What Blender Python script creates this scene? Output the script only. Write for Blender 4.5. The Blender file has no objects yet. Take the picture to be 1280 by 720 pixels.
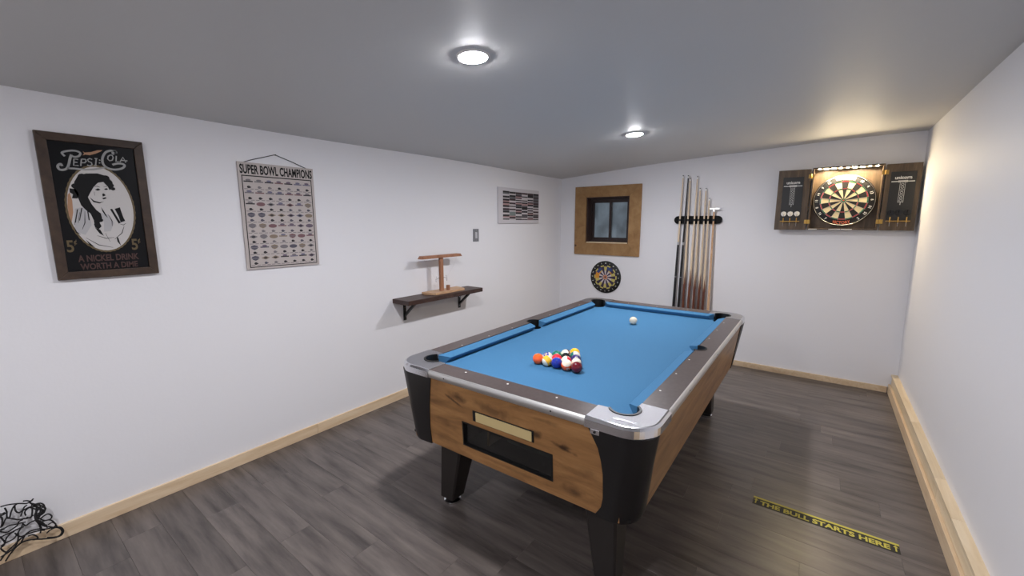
import bpy, bmesh, math, random
from mathutils import Vector, Matrix
R = random.Random(7)
scene = bpy.context.scene
C = scene.collection

# ------------------------------------------------------------------ camera, world, exposure
CAM = (1.0792, -2.4475, 1.5115); YAW, PITCH, ROLL, FPX = 0.6433, 0.1549, -0.001, 520.43
cam_d = bpy.data.cameras.new('camera'); cam = bpy.data.objects.new('camera', cam_d); C.objects.link(cam)
cam_d.sensor_width = 36.0; cam_d.lens = FPX / 1280 * 36.0; cam_d.clip_start = 0.02
fw = Vector((-math.sin(YAW)*math.cos(PITCH), math.cos(YAW)*math.cos(PITCH), -math.sin(PITCH)))
rt = Vector((math.cos(YAW), math.sin(YAW), 0)); up = rt.cross(fw)
r2 = rt*math.cos(ROLL) + up*math.sin(ROLL); u2 = up*math.cos(ROLL) - rt*math.sin(ROLL)
m = Matrix((r2, u2, -fw)).transposed().to_4x4(); m.translation = Vector(CAM)
cam.matrix_world = m
scene.camera = cam
w = bpy.data.worlds.new('dusk'); scene.world = w; w.use_nodes = True
w.node_tree.nodes['Background'].inputs[0].default_value = (0.20, 0.22, 0.24, 1)
w.node_tree.nodes['Background'].inputs[1].default_value = 0.55
vs = scene.view_settings
vs.view_transform = 'Standard'; vs.look = 'None'; vs.gamma = 1; vs.use_curve_mapping = False
vs.exposure = 1.52
DOWNLIGHT = 285.0     # radiance of each downlight lens
LED = 400.0           # radiance of the cabinet LEDs

XL, XR, YB, YN = -1.761, 1.70, 2.4257, -3.95
H = 0.811; TH = 0.0151

# ------------------------------------------------------------------ materials
def lin(c):
    return tuple(((v/255)/12.92 if v/255 <= .04045 else ((v/255+.055)/1.055)**2.4) for v in c) + (1,)
MATS = {}
def mat(name, rgb, rough=.5, metal=0, noise=None, bump=None, spec=.5, emit=None, coat=0, trans=0):
    """noise=(scale, amount, stretch xyz); bump=(scale, strength)"""
    if name in MATS: return MATS[name]
    M = bpy.data.materials.new(name); M.use_nodes = True; nt = M.node_tree
    b = nt.nodes['Principled BSDF']; MATS[name] = M
    b.inputs['Base Color'].default_value = lin(rgb); b.inputs['Roughness'].default_value = rough
    b.inputs['Metallic'].default_value = metal; b.inputs['Specular IOR Level'].default_value = spec
    b.inputs['Coat Weight'].default_value = coat; b.inputs['Transmission Weight'].default_value = trans
    tc = nt.nodes.new('ShaderNodeTexCoord')
    if noise:
        mp = nt.nodes.new('ShaderNodeMapping'); mp.inputs['Scale'].default_value = noise[2]
        nz = nt.nodes.new('ShaderNodeTexNoise'); nz.inputs['Scale'].default_value = noise[0]; nz.inputs['Detail'].default_value = 5
        rp = nt.nodes.new('ShaderNodeValToRGB'); a = noise[1]
        l = lin(rgb)
        rp.color_ramp.elements[0].position = .3; rp.color_ramp.elements[1].position = .7
        rp.color_ramp.elements[0].color = tuple(v*(1-a) for v in l[:3])+(1,)
        rp.color_ramp.elements[1].color = tuple(min(1, v*(1+a)) for v in l[:3])+(1,)
        nt.links.new(tc.outputs['Object'], mp.inputs[0]); nt.links.new(mp.outputs[0], nz.inputs[0])
        nt.links.new(nz.outputs[0], rp.inputs[0]); nt.links.new(rp.outputs[0], b.inputs['Base Color'])
    if bump:
        nb = nt.nodes.new('ShaderNodeTexNoise'); nb.inputs['Scale'].default_value = bump[0]; nb.inputs['Detail'].default_value = 4
        bp = nt.nodes.new('ShaderNodeBump'); bp.inputs['Strength'].default_value = bump[1]; bp.inputs['Distance'].default_value = .004
        nt.links.new(tc.outputs['Object'], nb.inputs[0]); nt.links.new(nb.outputs[0], bp.inputs['Height'])
        nt.links.new(bp.outputs[0], b.inputs['Normal'])
    if emit:
        b.inputs['Emission Color'].default_value = lin(emit[0]); b.inputs['Emission Strength'].default_value = emit[1]
    return M
def wood(name, c_dark, c_mid, c_light, grain=(1, 14, 14), scale=2.2, rough=.45, knots=None, spec=.4, marks=None, obj_random=True, warp=.6):
    """procedural timber: stretched noise grain, optional knots (colour, scale, stretch)"""
    M = bpy.data.materials.new(name); M.use_nodes = True; nt = M.node_tree; MATS[name] = M
    N, L = nt.nodes, nt.links
    b = N['Principled BSDF']; b.inputs['Roughness'].default_value = rough; b.inputs['Specular IOR Level'].default_value = spec
    tc = N.new('ShaderNodeTexCoord'); base = tc.outputs['Object']
    if obj_random:
        oi = N.new('ShaderNodeObjectInfo'); mu = N.new('ShaderNodeMath'); mu.operation = 'MULTIPLY'; mu.inputs[1].default_value = 37.0
        L.new(oi.outputs['Random'], mu.inputs[0])
        ad = N.new('ShaderNodeVectorMath'); ad.operation = 'ADD'; L.new(base, ad.inputs[0]); L.new(mu.outputs[0], ad.inputs[1]); base = ad.outputs[0]
    mp = N.new('ShaderNodeMapping'); mp.inputs['Scale'].default_value = grain; L.new(base, mp.inputs[0])
    nz = N.new('ShaderNodeTexNoise'); nz.inputs['Scale'].default_value = scale; nz.inputs['Detail'].default_value = 8
    nz.inputs['Roughness'].default_value = .62; nz.inputs['Distortion'].default_value = warp; L.new(mp.outputs[0], nz.inputs[0])
    rp = N.new('ShaderNodeValToRGB'); cr = rp.color_ramp
    cr.elements[0].position = .28; cr.elements[0].color = lin(c_dark); cr.elements[1].position = .72; cr.elements[1].color = lin(c_light)
    e = cr.elements.new(.5); e.color = lin(c_mid); L.new(nz.outputs[0], rp.inputs[0])
    col = rp.outputs[0]
    if knots:
        kc, ks, kst, kr = knots
        m2 = N.new('ShaderNodeMapping'); m2.inputs['Scale'].default_value = kst; L.new(base, m2.inputs[0])
        n2 = N.new('ShaderNodeTexNoise'); n2.inputs['Scale'].default_value = 9; L.new(base, n2.inputs[0])
        mx2 = N.new('ShaderNodeMix'); mx2.data_type = 'VECTOR'; mx2.inputs[0].default_value = .09
        L.new(m2.outputs[0], mx2.inputs[4]); L.new(n2.outputs[1], mx2.inputs[5])
        vo = N.new('ShaderNodeTexVoronoi'); vo.inputs['Scale'].default_value = ks; L.new(mx2.outputs[1], vo.inputs[0])
        kr_ = N.new('ShaderNodeValToRGB'); kr_.color_ramp.elements[0].position = kr*.35; kr_.color_ramp.elements[0].color = (1, 1, 1, 1)
        kr_.color_ramp.elements[1].position = kr; kr_.color_ramp.elements[1].color = (0, 0, 0, 1); L.new(vo.outputs['Distance'], kr_.inputs[0])
        mx = N.new('ShaderNodeMix'); mx.data_type = 'RGBA'; L.new(kr_.outputs[0], mx.inputs[0]); L.new(col, mx.inputs[6]); mx.inputs[7].default_value = lin(kc)
        col = mx.outputs[2]
    if marks:           # individual dark knots and checks: (x, z, half width, half height, strength, turn)
        nm = N.new('ShaderNodeTexNoise'); nm.inputs['Scale'].default_value = 26; nm.inputs['Detail'].default_value = 3; L.new(tc.outputs['Object'], nm.inputs[0])
        for (kx, kz, rx, rz, st, tn) in marks:
            mm = N.new('ShaderNodeMapping'); mm.vector_type = 'TEXTURE'; mm.inputs['Location'].default_value = (kx, 0, kz); mm.inputs['Rotation'].default_value = (0, tn, 0)
            mm.inputs['Scale'].default_value = (rx, 1e6, rz); L.new(tc.outputs['Object'], mm.inputs[0])
            ln = N.new('ShaderNodeVectorMath'); ln.operation = 'LENGTH'; L.new(mm.outputs[0], ln.inputs[0])
            ad2 = N.new('ShaderNodeMath'); ad2.operation = 'MULTIPLY_ADD'; ad2.inputs[1].default_value = 1.6; L.new(nm.outputs[0], ad2.inputs[0]); L.new(ln.outputs['Value'], ad2.inputs[2])
            mr2 = N.new('ShaderNodeMapRange'); mr2.inputs[1].default_value = 1.0; mr2.inputs[2].default_value = 1.9; mr2.inputs[3].default_value = st; mr2.inputs[4].default_value = 0
            L.new(ad2.outputs[0], mr2.inputs[0])
            mk = N.new('ShaderNodeMix'); mk.data_type = 'RGBA'; L.new(mr2.outputs[0], mk.inputs[0]); L.new(col, mk.inputs[6]); mk.inputs[7].default_value = lin((52, 32, 20)); col = mk.outputs[2]
    if obj_random:
        hs = N.new('ShaderNodeHueSaturation'); mr = N.new('ShaderNodeMapRange'); mr.inputs[3].default_value = .90; mr.inputs[4].default_value = 1.08
        L.new(oi.outputs['Random'], mr.inputs[0]); L.new(mr.outputs[0], hs.inputs['Value']); L.new(col, hs.inputs['Color']); col = hs.outputs[0]
    L.new(col, b.inputs['Base Color'])
    bp = N.new('ShaderNodeBump'); bp.inputs['Strength'].default_value = .12; bp.inputs['Distance'].default_value = .002
    L.new(nz.outputs[0], bp.inputs['Height']); L.new(bp.outputs[0], b.inputs['Normal'])
    return M

WALL = mat('white_wall_paint', (232, 231, 234), .6, bump=(70, .10), spec=.35)
CEIL = mat('ceiling_paint', (204, 203, 201), .56, bump=(30, .10), spec=.38)
PLANK = wood('grey_vinyl_plank', (55, 49, 47), (93, 85, 81), (115, 106, 100), grain=(.7, 6, 6), scale=3.0, rough=.33, spec=.5, warp=.12)
SUBF = mat('floor_joint', (58, 53, 51), .8)
PINE = wood('pale_pine', (208, 178, 142), (222, 196, 162), (232, 210, 180), grain=(12, 1.2, 12), scale=2, rough=.5, knots=((150, 100, 66), 2.4, (2.2, 1, 2.2), .10))
PINE2 = wood('cream_pine', (214, 190, 152), (226, 205, 172), (236, 219, 190), grain=(12, 1, 12), scale=2, rough=.5, knots=((150, 100, 72), 2.0, (3, 1, 3), .10))
WTRIM = wood('window_trim_wood', (138, 101, 62), (158, 121, 78), (172, 136, 92), grain=(3, 3, 3), scale=3, rough=.5, knots=((62, 34, 18), 4.0, (1.4, 1, 1.4), .10))
MK = [(-.225, .716, .055, .022, .75, .1), (-.26, .69, .06, .007, .8, .35), (-.02, .705, .13, .030, .55, .15), (.195, .665, .035, .020, .85, 0), (.325, .645, .065, .009, .95, .2), (.335, .652, .025, .012, .8, 0), (.36, .475, .055, .022, .7, 0), (-.34, .56, .10, .02, .35, .1), (.10, .455, .16, .012, .4, 0), (.42, .58, .05, .03, .35, 0), (-.33, .47, .12, .018, .35, 0), (.24, .735, .08, .012, .4, 0)]
OAK = wood('rustic_oak_laminate', (108, 76, 46), (150, 108, 66), (176, 132, 84), grain=(2.0, 10, 11), scale=1.5, rough=.38, marks=MK, obj_random=False)
OAKS = wood('rustic_oak_side', (112, 80, 52), (150, 112, 74), (174, 134, 92), grain=(10, 1.4, 11), scale=1.5, rough=.38, obj_random=False)
SHELF = wood('dark_walnut_shelf', (44, 30, 27), (60, 42, 37), (76, 55, 48), grain=(14, 1.2, 14), scale=2, rough=.45)
LOAK = wood('light_oak', (186, 146, 110), (203, 164, 128), (214, 178, 142), grain=(12, 1.5, 12), scale=2, rough=.5)
MAPLE = wood('red_alder', (138, 92, 66), (156, 108, 80), (168, 120, 90), grain=(12, 12, 1.4), scale=2, rough=.5)
CABW = wood('cabinet_brown_wood', (64, 53, 42), (86, 71, 56), (106, 89, 71), grain=(12, 12, 1.6), scale=2.2, rough=.42, obj_random=False)
BLACK = mat('black_plastic', (10, 10, 11), .45)
BLACKM = mat('black_metal', (14, 14, 15), .4)
CORNERB = mat('black_laminate', (20, 18, 19), .38, bump=(160, .08))
LEGB = mat('leg_dark_brown', (38, 33, 31), .4)
CHROME = mat('chrome', (226, 226, 230), .14, 1)
BRUSH = mat('brushed_chrome', (176, 176, 181), .36, 1, bump=(300, .6))
ALU = mat('satin_aluminium', (222, 221, 218), .38, 1)
LAM = mat('rail_laminate', (72, 62, 60), .33, noise=(60, .18, (1, 1, 1)))
CLOTH = mat('blue_felt', (62, 111, 149), .85, noise=(300, .05, (1, 1, 1)), spec=.2)
WHITE = mat('white_plastic', (236, 234, 230), .4)
BRASS = mat('brass', (196, 158, 88), .3, 1)
CREAM = mat('cream_plate', (208, 186, 134), .4)
DARKIN = mat('dark_interior', (18, 21, 21), .5)
LENS = mat('downlight_lens', (255, 255, 255), .4, emit=((250, 250, 255), DOWNLIGHT))
LEDM = mat('warm_led', (255, 240, 210), .4, emit=((255, 232, 190), LED))

# ------------------------------------------------------------------ geometry helpers
class MB:
    def __init__(s): s.v = []; s.f = []; s.m = []
    def add(s, verts, faces, mi=0):
        o = len(s.v); s.v += [tuple(p) for p in verts]; s.f += [tuple(i+o for i in f) for f in faces]; s.m += [mi]*len(faces); return s
    def box(s, x0, x1, y0, y1, z0, z1, mi=0):
        return s.add([(x0,y0,z0),(x1,y0,z0),(x1,y1,z0),(x0,y1,z0),(x0,y0,z1),(x1,y0,z1),(x1,y1,z1),(x0,y1,z1)],
                     [(0,3,2,1),(4,5,6,7),(0,1,5,4),(1,2,6,5),(2,3,7,6),(3,0,4,7)], mi)
    def loft(s, rings, cap=True, close=True, mi=0):
        n = len(rings[0]); vs = [p for r in rings for p in r]; fs = []
        for k in range(len(rings)-1):
            for i in range(n if close else n-1):
                j = (i+1) % n; fs.append((k*n+i, k*n+j, (k+1)*n+j, (k+1)*n+i))
        if cap: fs.append(tuple(range(n))[::-1]); fs.append(tuple((len(rings)-1)*n+i for i in range(n)))
        return s.add(vs, fs, mi)
    def prism(s, poly, z0, z1, ax='z', mi=0):
        f = {'z': lambda a, b, c: (a, b, c), 'y': lambda a, b, c: (a, c, b), 'x': lambda a, b, c: (c, a, b)}[ax]
        return s.loft([[f(a, b, z0) for a, b in poly], [f(a, b, z1) for a, b in poly]], mi=mi)
    def flat(s, poly, y, mi=0):            # printed shape in the local x-z plane
        return s.add([(a, y, b) for a, b in poly], [tuple(range(len(poly)))], mi)
    def cyl(s, a, b, r0, r1=None, n=12, mi=0):
        return s.tube([a, b], [r0, r0 if r1 is None else r1], n, mi)
    def tube(s, pts, r, n=6, mi=0, closed=False):
        pts = [Vector(p) for p in pts]; rs = r if isinstance(r, (list, tuple)) else [r]*len(pts); rings = []
        prev = None
        for i, p in enumerate(pts):
            if closed: t = pts[(i+1) % len(pts)] - pts[i-1]
            else: t = pts[min(i+1, len(pts)-1)] - pts[max(i-1, 0)]
            t.normalize()
            if prev is None: prev = t.orthogonal().normalized()
            u = (prev - t*prev.dot(t)); u = u.normalized() if u.length > 1e-6 else t.orthogonal().normalized(); prev = u; v = t.cross(u)
            rings.append([p + (u*math.cos(2*math.pi*k/n) + v*math.sin(2*math.pi*k/n))*rs[i] for k in range(n)])
        if closed: return s.loft(rings + [rings[0]], cap=False, mi=mi)
        return s.loft(rings, mi=mi)
    def lathe(s, prof, c, axis='z', n=24, mi=0):
        f = {'z': lambda r, a, h: (c[0]+r*math.cos(a), c[1]+r*math.sin(a), c[2]+h), 'y': lambda r, a, h: (c[0]+r*math.cos(a), c[1]-h, c[2]+r*math.sin(a))}[axis]
        return s.loft([[f(r, 2*math.pi*k/n, h) for k in range(n)] for r, h in prof], mi=mi)
    def stroke(s, pts, wd, y, mi=0, ends=None):   # flat ribbon along a 2-D path
        P = [Vector(p) for p in pts]; n = len(P); L = []; Rr = []
        for i, p in enumerate(P):
            t = P[min(i+1, n-1)] - P[max(i-1, 0)]
            if t.length < 1e-9: t = Vector((1, 0))
            t.normalize(); nn = Vector((-t.y, t.x)); h = wd/2*(ends if ends and i in (0, n-1) else 1)
            L.append(p+nn*h); Rr.append(p-nn*h)
        for i in range(n-1): s.add([(q.x, y, q.y) for q in (L[i], L[i+1], Rr[i+1], Rr[i])], [(0, 1, 2, 3)], mi)
        return s
    def mesh(s, name, mats, smooth=False, bevel=0, fixn=True):
        me = bpy.data.meshes.new(name); me.from_pydata(s.v, [], s.f)
        for mm in (mats if isinstance(mats, (list, tuple)) else [mats]): me.materials.append(mm)
        me.polygons.foreach_set('material_index', s.m)
        if fixn or bevel:
            bm = bmesh.new(); bm.from_mesh(me)
            if fixn: bmesh.ops.recalc_face_normals(bm, faces=bm.faces)
            if bevel:
                es = [e for e in bm.edges if len(e.link_faces) == 2 and e.calc_face_angle(0) > .6]
                bmesh.ops.bevel(bm, geom=es, offset=bevel, segments=2, affect='EDGES', profile=.6, clamp_overlap=True)
            bm.to_mesh(me); bm.free()
        if smooth:
            me.polygons.foreach_set('use_smooth', [True]*len(me.polygons))
            try: me.set_sharp_from_angle(angle=math.radians(38))
            except Exception: pass
        me.update(); return me
def link(name, me, parent=None, loc=None, rz=0):
    o = bpy.data.objects.new(name, me); C.objects.link(o); o.parent = parent
    if loc: o.location = loc
    o.rotation_euler.z = rz
    return o
def part(name, mb, mats, parent=None, smooth=False, bevel=0, label=None, fixn=True):
    o = link(name, mb.mesh(name, mats, smooth, bevel, fixn), parent)
    if label: o['label'] = label
    return o
def empty(name, loc, rz=0):
    o = bpy.data.objects.new(name, None); C.objects.link(o); o.location = loc; o.rotation_euler.z = rz; o.empty_display_size = .05; return o
def tag(o, label, cat, group=None):
    o['label'] = label; o['category'] = cat
    if group: o['group'] = group
    return o
def struct(o): o['kind'] = 'structure'; return o
_txt = {}
def text2d(body, bold=0):
    k = (body, bold)
    if k not in _txt:
        cu = bpy.data.curves.new('lettering', 'FONT'); cu.body = body; cu.offset = bold; cu.resolution_u = 3
        o = bpy.data.objects.new('lettering', cu); C.objects.link(o)
        bpy.context.view_layer.update()
        me = bpy.data.meshes.new_from_object(o.evaluated_get(bpy.context.evaluated_depsgraph_get()))
        v = [(p.co.x, p.co.y) for p in me.vertices]; f = [tuple(p.vertices) for p in me.polygons]
        x0, x1 = min(a for a, _ in v), max(a for a, _ in v); y0, y1 = min(b for _, b in v), max(b for _, b in v)
        v = [((a-x0)/max(x1-x0, 1e-6), (b-y0)/max(y1-y0, 1e-6)) for a, b in v]
        _txt[k] = (v, f, (x1-x0)/max(y1-y0, 1e-6))
        bpy.data.objects.remove(o); bpy.data.curves.remove(cu); bpy.data.meshes.remove(me)
    return _txt[k]
def put_text(mb, body, x0, x1, z0, z1, y, mi=0, bold=.02, rot=0, c=None):
    v, f, asp = text2d(body, bold)
    pts = [(x0+(x1-x0)*a, z0+(z1-z0)*b) for a, b in v]
    if rot:
        cx, cz = c; pts = [(cx+(a-cx)*math.cos(rot)-(b-cz)*math.sin(rot), cz+(a-cx)*math.sin(rot)+(b-cz)*math.cos(rot)) for a, b in pts]
    mb.add([(a, y, b) for a, b in pts], f, mi)
def arc(cx, cy, r, a0, a1, n): return [(cx+r*math.cos(math.radians(a0+(a1-a0)*k/n)), cy+r*math.sin(math.radians(a0+(a1-a0)*k/n))) for k in range(n+1)]
def clone(o, parent=None):
    c = o.copy(); C.objects.link(c); c.parent = parent
    for ch in list(o.children): clone(ch, c)
    return c

# ------------------------------------------------------------------ room shell
_cx = [-1.9, -1.761, -1.31, -.515, .1, .71, 1.2, 1.65, 1.9]; _cz = [2.073, 2.084, 2.115, 2.172, 2.206, 2.231, 2.246, 2.256, 2.262]
def zc(x):
    for i in range(len(_cx)-1):
        if x <= _cx[i+1]: t = (x-_cx[i])/(_cx[i+1]-_cx[i]); return _cz[i]+t*(_cz[i+1]-_cz[i])
    return _cz[-1]
mb = MB(); nx = 24; ny = 40; g = []
for j in range(ny+1):
    for i in range(nx+1):
        x = -1.9+3.8*i/nx; y = YN-.1+(YB+.2-YN)*j/ny
        wob = .0035*math.sin(2.1*y+.6)+.003*math.sin(3.3*x+1.7*y)
        if -.6 < x < .3: wob *= .15
        g.append((x, y, zc(x)+wob))
n1 = (nx+1)*(ny+1)
vs_ = g + [(x, y, 2.46) for x, y, z in g]
fs = []
for j in range(ny):
    for i in range(nx):
        a = j*(nx+1)+i; fs.append((a, a+nx+1, a+nx+2, a+1))
for b0 in [[i for i in range(nx+1)], [ny*(nx+1)+i for i in range(nx+1)], [j*(nx+1) for j in range(ny+1)], [j*(nx+1)+nx for j in range(ny+1)]]:
    for a, b in zip(b0, b0[1:]): fs.append((a, b, b+n1, a+n1))
fs.append((n1, n1+nx, n1+nx+ny*(nx+1), n1+ny*(nx+1)))
mb.add(vs_, fs); ceiling = struct(part('ceiling', mb, CEIL, smooth=True))

floor = struct(part('floor', MB().box(-1.9, 1.84, YN-.12, YB+.2, -.12, -.004), SUBF))
PW, PL = .15, .914; gap = .0005
lens = {}; count = 0
y = -1.24 - PW*11; row = 0
known = {0: -.13, 9: .776, 7: .777, 16: 1.245}
while y < YB:
    off = known.get(row-11+1, None)
    off = (off % PL) if off is not None else R.random()*PL
    x = XL - PL + ((off - (XL-PL)) % PL) - (PL if ((off-(XL-PL)) % PL) > 0 else 0)
    while x < XR:
        a, b = max(x, XL), min(x+PL, XR); y1 = min(y+PW, YB)
        if b-a > .01 and y1-y > .01:
            key = (round(b-a, 3), round(y1-y, 3))
            if key not in lens:
                lx, ly = (b-a)/2-gap/2, (y1-y)/2-gap/2
                q = MB(); t = .0004
                q.loft([[(-lx,-ly,-.004),(lx,-ly,-.004),(lx,ly,-.004),(-lx,ly,-.004)], [(-lx,-ly,-t),(lx,-ly,-t),(lx,ly,-t),(-lx,ly,-t)],
                        [(-lx+t,-ly+t,0),(lx-t,-ly+t,0),(lx-t,ly-t,0),(-lx+t,ly-t,0)]])
                lens[key] = q.mesh('floor_plank', PLANK)
            link('floor_plank', lens[key], floor, ((a+b)/2, (y+y1)/2, 0)); count += 1
        x += PL
    y += PW; row += 1

struct(part('wall_left', MB().box(XL-.1, XL, YN-.1, YB+.1, -.1, 2.4), WALL))
# window opening in the far wall
WX0, WX1, WZ0, WZ1 = -1.385, -.822, 1.262, 1.828
mb = MB(); T = .16
mb.box(XL, WX0, YB, YB+T, -.1, 2.4).box(WX1, XR+.1, YB, YB+T, -.1, 2.4).box(WX0, WX1, YB, YB+T, -.1, WZ0).box(WX0, WX1, YB, YB+T, WZ1, 2.4)
struct(part('wall_back', mb, WALL))
mb = MB()   # slightly out of plumb
mb.loft([[(XR+.003, YN, -.1), (XR+.12, YN, -.1), (XR+.12, YB, -.1), (XR+.003, YB, -.1)], [(XR-.034, YN, 2.4), (XR+.12, YN, 2.4), (XR+.12, YB, 2.4), (XR-.034, YB, 2.4)]])
struct(part('wall_right', mb, WALL))
struct(part('wall_front', MB().box(XL, XR, YN-.1, YN, -.1, 2.4), WALL))

def board_run(name, pieces, axis, prof, material):
    """baseboard of separate boards; prof = (offset out from wall, height)"""
    root = struct(empty(name, (0, 0, 0)))
    for a, b in pieces:
        q = MB(); o, h = prof
        if axis == 'left': q.box(XL, XL+o, a+.0006, b-.0006, 0, h)
        elif axis == 'back': q.box(a+.0006, b-.0006, YB-o, YB, 0, h)
        elif axis == 'right': q.box(1.6455, 1.6455+o, a+.0006, b-.0006, 0, h)
        part('board', q, material, root, bevel=.003)
    return root
board_run('baseboard_left', [(YN, -2.62), (-2.62, -1.03), (-1.03, .85), (.85, YB)], 'left', (.015, .074), PINE)
board_run('baseboard_back', [(XL+.016, -.3), (-.3, 1.64)], 'back', (.015, .056), PINE)
board_run('baseboard_right', [(YN, -1.6), (-1.6, .45), (.45, YB)], 'right', (.016, .082), PINE)
# pine ledge running along the foot of the right wall: blocking face and separate top boards
led = struct(empty('trim_1', (0, 0, 0)))
for a, b in [(YN, -1.4), (-1.4, .47), (.47, YB-.02)]: part('board', MB().box(1.662, 1.699, a+.0006, b-.0006, .0, .160), PINE2, led, bevel=.002)
for a, b in [(YN, -1.1), (-1.1, -.42), (-.42, .13), (.13, .52), (.52, 1.30), (1.30, YB-.02)]:
    part('board', MB().box(1.654, 1.7005, a+.001, b-.001, .1605, .178), PINE2, led, bevel=.0015)

# ------------------------------------------------------------------ window
win = struct(empty('window_1', ((WX0+WX1)/2, YB, WZ0)))
hw = (WX1-WX0)/2; hh = WZ1-WZ0
ox0, ox1, oz0, oz1 = -1.542+1.1035, -.679+1.1035, 1.112-WZ0, 1.961-WZ0
def trim_board(poly): part('trim_board', MB().prism(poly, -.022, 0, 'y'), WTRIM, win, bevel=.002)
trim_board([(ox0, oz0), (ox1, oz0), (hw, 0), (-hw, 0)]); trim_board([(ox0, oz1), (ox1, oz1), (hw, hh), (-hw, hh)])
trim_board([(ox0, oz0+.001), (-hw-.0006, 0), (-hw-.0006, hh), (ox0, oz1-.001)]); trim_board([(ox1, oz0+.001), (hw+.0006, 0), (hw+.0006, hh), (ox1, oz1-.001)])
DW = mat('window_frame_dark', (44, 30, 28), .45); LIN = mat('reveal_dark_brown', (58, 38, 34), .5)
for bx in [(-hw, -hw+.012, 0, hh), (hw-.012, hw, 0, hh), (-hw+.012, hw-.012, hh-.012, hh)]: part('reveal_board', MB().box(bx[0], bx[1], -.004, .12, bx[2], bx[3]), LIN, win)
part('sill', MB().box(-hw+.012, hw-.012, -.018, .12, 0, .012), PINE2, win, bevel=.002)
mb = MB(); i0, i1, k0, k1 = -hw+.012, hw-.012, .012, hh-.012
mb.box(i0, i1, .075, .115, k0, k0+.03).box(i0, i1, .075, .115, k1-.035, k1).box(i0, i0+.022, .075, .115, k0+.03, k1-.035).box(i1-.022, i1, .075, .115, k0+.03, k1-.035)
part('outer_frame', mb, DW, win)
FROST = mat('frosted_glass', (160, 170, 178), .42, noise=(7, .45, (1, 1, .8)), trans=.92, spec=.5, bump=(14, .5))
for sx0, sx1, yy in [(i0+.022, .02, .098), (-.012, i1-.022, .08)]:
    f = part('sash', MB().box(sx0, sx0+.028, yy, yy+.014, k0+.03, k1-.035).box(sx1-.028, sx1, yy, yy+.014, k0+.03, k1-.035).box(sx0+.028, sx1-.028, yy, yy+.014, k0+.03, k0+.055).box(sx0+.028, sx1-.028, yy, yy+.014, k1-.055, k1-.035), DW, win)
    part('pane', MB().box(sx0+.028, sx1-.028, yy+.005, yy+.009, k0+.055, k1-.055), FROST, f)

# ------------------------------------------------------------------ pool table (local frame: x across, y along)
T = empty('pool_table', (0, 0, 0), TH)
tag(T, 'coin-operated pool table with blue cloth, rustic wood cabinet and chrome corners', 'pool table')
HWO, HLO = .648, 1.138            # laminate/trim boundary
BED = .766
def yf(z): return 1.118 + (z-.42)/(.78-.42)*(1.140-1.118)     # slanting end faces
def xs(z): return .600 + (z-.42)/(.78-.42)*(.645-.600)        # slanting side faces
# bed with pocket bites
pc = (.512, 1.003); PR = .060
q = []
for sx, sy, a0 in [(1, -1, 90), (1, 1, 180), (-1, 1, 270), (-1, -1, 0)]:
    if sx > 0 and sy > 0: q += [(.55-.052*math.sin(math.radians(t)), -.052*math.cos(math.radians(t))) for t in range(0, 181, 15)]
    if sx < 0 and sy < 0: q += [(-.55+.052*math.sin(math.radians(t)), .052*math.cos(math.radians(t))) for t in range(0, 181, 15)]
    cx, cy = sx*pc[0], sy*pc[1]
    st = {(1, -1): (-125, 215), (1, 1): (-35, -235), (-1, 1): (55, -145), (-1, -1): (145, -55)}[(sx, sy)]
    # bite: the part of the circle that lies inside the playing field
    c0 = math.atan2(-sy, -sx)
    seq = [(cx+PR*math.cos(c0+math.radians(t)), cy+PR*math.sin(c0+math.radians(t))) for t in (range(80, -81, -16))]
    q += seq
bedpoly = q
part('slate_bed', MB().prism(bedpoly, BED-.028, BED), CLOTH, T)
# cushions
def cushion(nose, back, n0, n1, b0, b1, axis):
    prof = [(back, .808, 'b'), (nose+.12*(back-nose), .7985, 'm'), (nose, .7945, 'n'), (nose+.03*(back-nose), .789, 'n'), (nose+.45*(back-nose), BED+.0005, 'm'), (back, BED+.0005, 'b')]
    rings = []
    for e, (n_, b_) in enumerate(((n0, b0), (n1, b1))):
        ring = []
        for c, z, k in prof:
            t = (c-nose)/(back-nose); s = n_+(b_-n_)*t
            ring.append((c, s, z) if axis == 'y' else (s, c, z))
        rings.append(ring)
    part('cushion', MB().loft(rings), CLOTH, T)
for sx in (-1, 1):
    for sy in (-1, 1):
        cushion(sx*.495, sx*.5465, sy*.066, sy*.912, sy*.052, sy*.950, 'y')
for sy in (-1, 1): cushion(sy*.990, sy*1.0295, -.416, .416, -.452, .452, 'x')
# laminate rail caps
for sy in (-1, 1):
    part('rail_cap', MB().box(-.4145, .4145, min(sy*1.030, sy*HLO), max(sy*1.030, sy*HLO), .772, H), LAM, T, bevel=.002)
for sx in (-1, 1):
    poly = [(HWO, -.9185), (HWO, .9185), (.547, .9185)] + [(.552+.052*math.sin(math.radians(t)), .052*math.cos(math.radians(t))) for t in range(0, 181, 12)] + [(.547, -.9185)]
    part('rail_cap', MB().prism([(sx*a, b) for a, b in poly], .772, H), LAM, T)
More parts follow.
